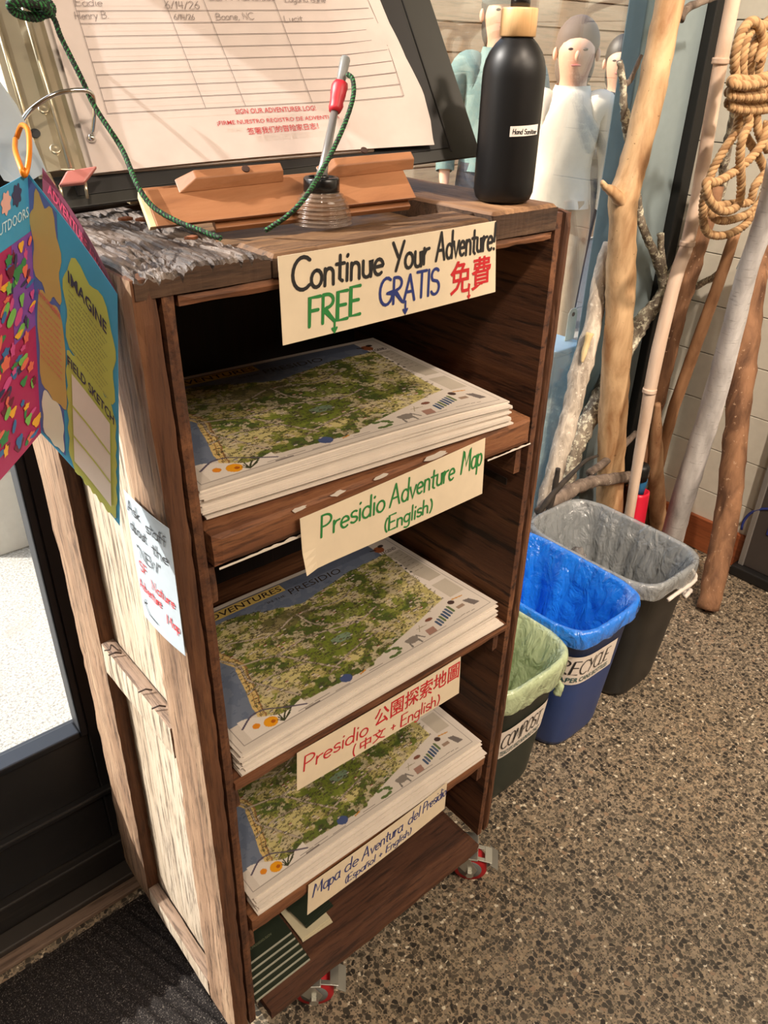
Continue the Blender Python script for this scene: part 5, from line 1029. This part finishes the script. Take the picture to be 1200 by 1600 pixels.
MB().lathe([(.007, 0), (.007, .0006)], 16, Vector((tg.x, .8393, z1+.082)), (0, -1, 0)).build('tag_hole', flat('tag_hole', (90, 92, 88), .6), tb)
skin = flat('skin', (214, 164, 136), .55); hairm = flat('hair_black', (30, 26, 26), .5)
def person(x, y, h, face, label, top, pants, hair, arms='down', cap=None):
    """standing figure grown from a joint skeleton by a Skin modifier; face = heading in radians"""
    k = h/1.72; t = thing('person', (x, y, -.01), label, 'person')
    J = {'pel': (0, 0, .95, .13), 'wai': (0, 0, 1.10, .125), 'che': (0, .0, 1.30, .150), 'nec': (0, .0, 1.44, .056), 'hea': (0, -.014, 1.515, .076), 'hd2': (0, -.015, 1.595, .100), 'top': (0, -.006, 1.665, .070)}
    E_ = [('pel', 'wai'), ('wai', 'che'), ('che', 'nec'), ('nec', 'hea'), ('hea', 'hd2'), ('hd2', 'top')]
    for s_, q in ((-1, 'l'), (1, 'r')):
        J['hip'+q] = (s_*.095, 0, .90, .095); J['kne'+q] = (s_*.10, -.02, .50, .062); J['ank'+q] = (s_*.105, .01, .09, .042); J['toe'+q] = (s_*.115, -.13, .045, .038)
        J['sho'+q] = (s_*.175, 0, 1.39, .062)
        if arms == 'down': J['elb'+q] = (s_*.235, .02, 1.12, .043); J['wri'+q] = (s_*.24, -.06, .90, .030); J['pal'+q] = (s_*.24, -.08, .83, .030)
        else: J['elb'+q] = (s_*.225, -.03, 1.12, .045); J['wri'+q] = (s_*.02-.03*s_, -.20, 1.16+.03*s_, .032); J['pal'+q] = (-s_*.09, -.19, 1.17+.03*s_, .032)
        E_ += [('pel', 'hip'+q), ('hip'+q, 'kne'+q), ('kne'+q, 'ank'+q), ('ank'+q, 'toe'+q), ('che', 'sho'+q), ('sho'+q, 'elb'+q), ('elb'+q, 'wri'+q), ('wri'+q, 'pal'+q)]
        pp = J['pal'+q]; dd = Vector(pp[:3])-Vector(J['wri'+q][:3]); dd.normalize(); sd_ = Vector((0, 1, 0)) if arms == 'down' else Vector((0, 0, 1))
        for f_, (o_, ln_) in enumerate(((-.026, .062), (-.009, .072), (.009, .068), (.026, .052))):
            a_ = Vector(pp[:3])+sd_*o_+dd*.025; b_ = a_+dd*ln_*.6+Vector((-s_*.008, 0, 0)); c_ = b_+dd*ln_*.4+Vector((-s_*.016, 0, 0)); J['f%d%s' % (f_, q)] = (*a_, .010); J['g%d%s' % (f_, q)] = (*b_, .009); J['h%d%s' % (f_, q)] = (*c_, .008); E_ += [('pal'+q, 'f%d%s' % (f_, q)), ('f%d%s' % (f_, q), 'g%d%s' % (f_, q)), ('g%d%s' % (f_, q), 'h%d%s' % (f_, q))]
        a_ = Vector(pp[:3])-sd_*.034+dd*.005; J['th'+q] = (*a_, .011); J['ti'+q] = (*(a_+dd*.035-sd_*.014), .009); E_ += [('pal'+q, 'th'+q), ('th'+q, 'ti'+q)]
    def grow(keys, name, mat, infl=0, sub=2, par=t):
        ks_ = [k_ for k_ in J if keys(k_)]; idx = {k_: i for i, k_ in enumerate(ks_)}; me = bpy.data.meshes.new(name); R_ = Matrix.Rotation(face, 4, 'Z')
        me.from_pydata([tuple(Vector((x, y, -.01))+R_ @ (Vector(J[k_][:3])*k)) for k_ in ks_], [(idx[a], idx[b_]) for a, b_ in E_ if a in idx and b_ in idx], [])
        o = link(name, me, mat, par); m = o.modifiers.new('skin', 'SKIN'); m.use_smooth_shade = True
        for i, k_ in enumerate(ks_): me.skin_vertices[0].data[i].radius = ((J[k_][3]+infl)*k, ((J[k_][3]+infl)*k*(.72 if k_ in ('pel', 'wai', 'che') else 1)))
        me.skin_vertices[0].data[idx.get('pel', 0)].use_root = True; o.modifiers.new('sub', 'SUBSURF').levels = sub; o.modifiers['sub'].render_levels = sub; return o
    raw = grow(lambda k_: True, 'body', skin); bpy.context.view_layer.update(); me0 = bpy.data.meshes.new_from_object(raw.evaluated_get(bpy.context.evaluated_depsgraph_get())); bpy.data.objects.remove(raw)
    body = link('body', me0, None, t, True)
    if not me0.materials: me0.materials.append(skin)
    Ri = Matrix.Rotation(-face, 4, 'Z'); seg_ = [(a_, b_) for a_, b_ in E_]
    def zone(p):
        q = (Ri @ (p-Vector((x, y, -.01))))/k; best = None
        for a_, b_ in seg_:
            A1, B1 = Vector(J[a_][:3]), Vector(J[b_][:3]); dd_ = B1-A1; tt = max(0, min(1, (q-A1).dot(dd_)/max(1e-9, dd_.length_squared))); dist = (q-A1-dd_*tt).length/(J[a_][3]*(1-tt)+J[b_][3]*tt)
            if best is None or dist < best[0]: best = (dist, a_, b_, q.z)
        _, a_, b_, z_ = best
        if a_ in ('nec', 'hea', 'hd2') or (b_ == 'nec' and z_ > 1.43) or a_[:3] in ('wri', 'pal') or a_[0] in 'fgt' or b_[:2] in ('th', 'ti'): return 0
        if a_[:3] in ('sho', 'elb') or b_[:3] == 'sho' or b_ in ('nec', 'che') or a_ == 'che': return 1
        return 1 if z_ > .93 else 2
    zs_ = [zone(p.center) for p in me0.polygons]
    for code, nm, mt in ((1, 'top_clothing', top), (2, 'trousers', pants)):
        use = {}; V_ = []; F_ = []
        for p, z_ in zip(me0.polygons, zs_):
            if z_ != code: continue
            f_ = []
            for vi in p.vertices:
                if vi not in use: use[vi] = len(V_); V_.append(me0.vertices[vi].co+me0.vertices[vi].normal*(.018 if code == 1 else .010)*k)
                f_.append(use[vi])
            F_.append(f_)
        for i_, v_ in enumerate(V_):                    # even hem and waistband
            q = Ri @ (v_-Vector((x, y, -.01)))
            if abs(q.z/k-.93) < (.05 if code == 1 else .03) and abs(q.x/k) < .20: V_[i_] = Vector((v_.x, v_.y, -.01+k*(.905 if code == 1 else .945)))
        mm = bpy.data.meshes.new(nm); mm.from_pydata(V_, [], F_); link(nm, mm, mt, t, True)
    R_ = Matrix.Rotation(face, 4, 'Z'); W_ = lambda p: Vector((x, y, -.01))+R_ @ (Vector(p)*k)
    def ell(name, c_, r_, mat, cut=None):
        bm = bmesh.new(); bmesh.ops.create_icosphere(bm, subdivisions=3, radius=1)
        for v in bm.verts: v.co = W_((c_[0]+v.co.x*r_[0], c_[1]+v.co.y*r_[1], c_[2]+v.co.z*r_[2]))
        me = bpy.data.meshes.new(name); bm.to_mesh(me); bm.free(); return link(name, me, mat, t, True)
    ell('hair', (0, .030, 1.63), (.104, .100, .118), hair); ell('hair_back', (0, .055, 1.54), (.095, .060, .12), hair)
    for s_ in (-1, 1): ell('eye', (s_*.034, -.108, 1.605), (.012, .008, .006), flat('eye_dark', (40, 30, 28), .3)); ell('ear', (s_*.100, .0, 1.585), (.012, .018, .028), skin)
    ell('nose', (0, -.118, 1.578), (.012, .016, .022), skin); ell('mouth', (0, -.098, 1.540), (.024, .010, .006), flat('lips', (176, 96, 90), .4))
    if cap: ell('cap', (0, .0, 1.665), (.112, .112, .062), cap); ell('cap_brim', (0, -.12, 1.650), (.07, .06, .010), cap)
    return t
hood = flat('hoodie_teal', (104, 132, 128), .8); greyj = flat('shirt_pale', (206, 198, 182), .8); darkj = flat('jacket_navy', (46, 50, 56), .8); jeans = flat('trousers_dark', (64, 72, 84), .8); jeans2 = flat('trousers_pale', (172, 152, 128), .8)  # figures stand in for people reflected in the glass
p = at(786, 24, 1, 2.3); fa = math.atan2(CP[0]-p.x, -(CP[1]-p.y)) if False else math.radians(-42)
person(p.x, p.y, 1.66, fa, 'person in a teal hoodie with black hair added behind the glass for a reflection', hood, jeans, hairm, cap=flat('cap_grey', (96, 112, 116), .8))
p = at(900, 92, 1, 1.75); person(p.x, p.y, 1.50, math.radians(-50), 'person in a pale shirt added behind the glass for a reflection, right of the bottle', greyj, jeans2, flat('hair_brown', (96, 82, 72), .7))
p = at(968, 120, 1, 2.1); person(p.x, p.y, 1.46, math.radians(-60), 'person in dark clothes with folded arms added for a reflection, rightmost behind the glass', darkj, jeans, hairm, 'fold')
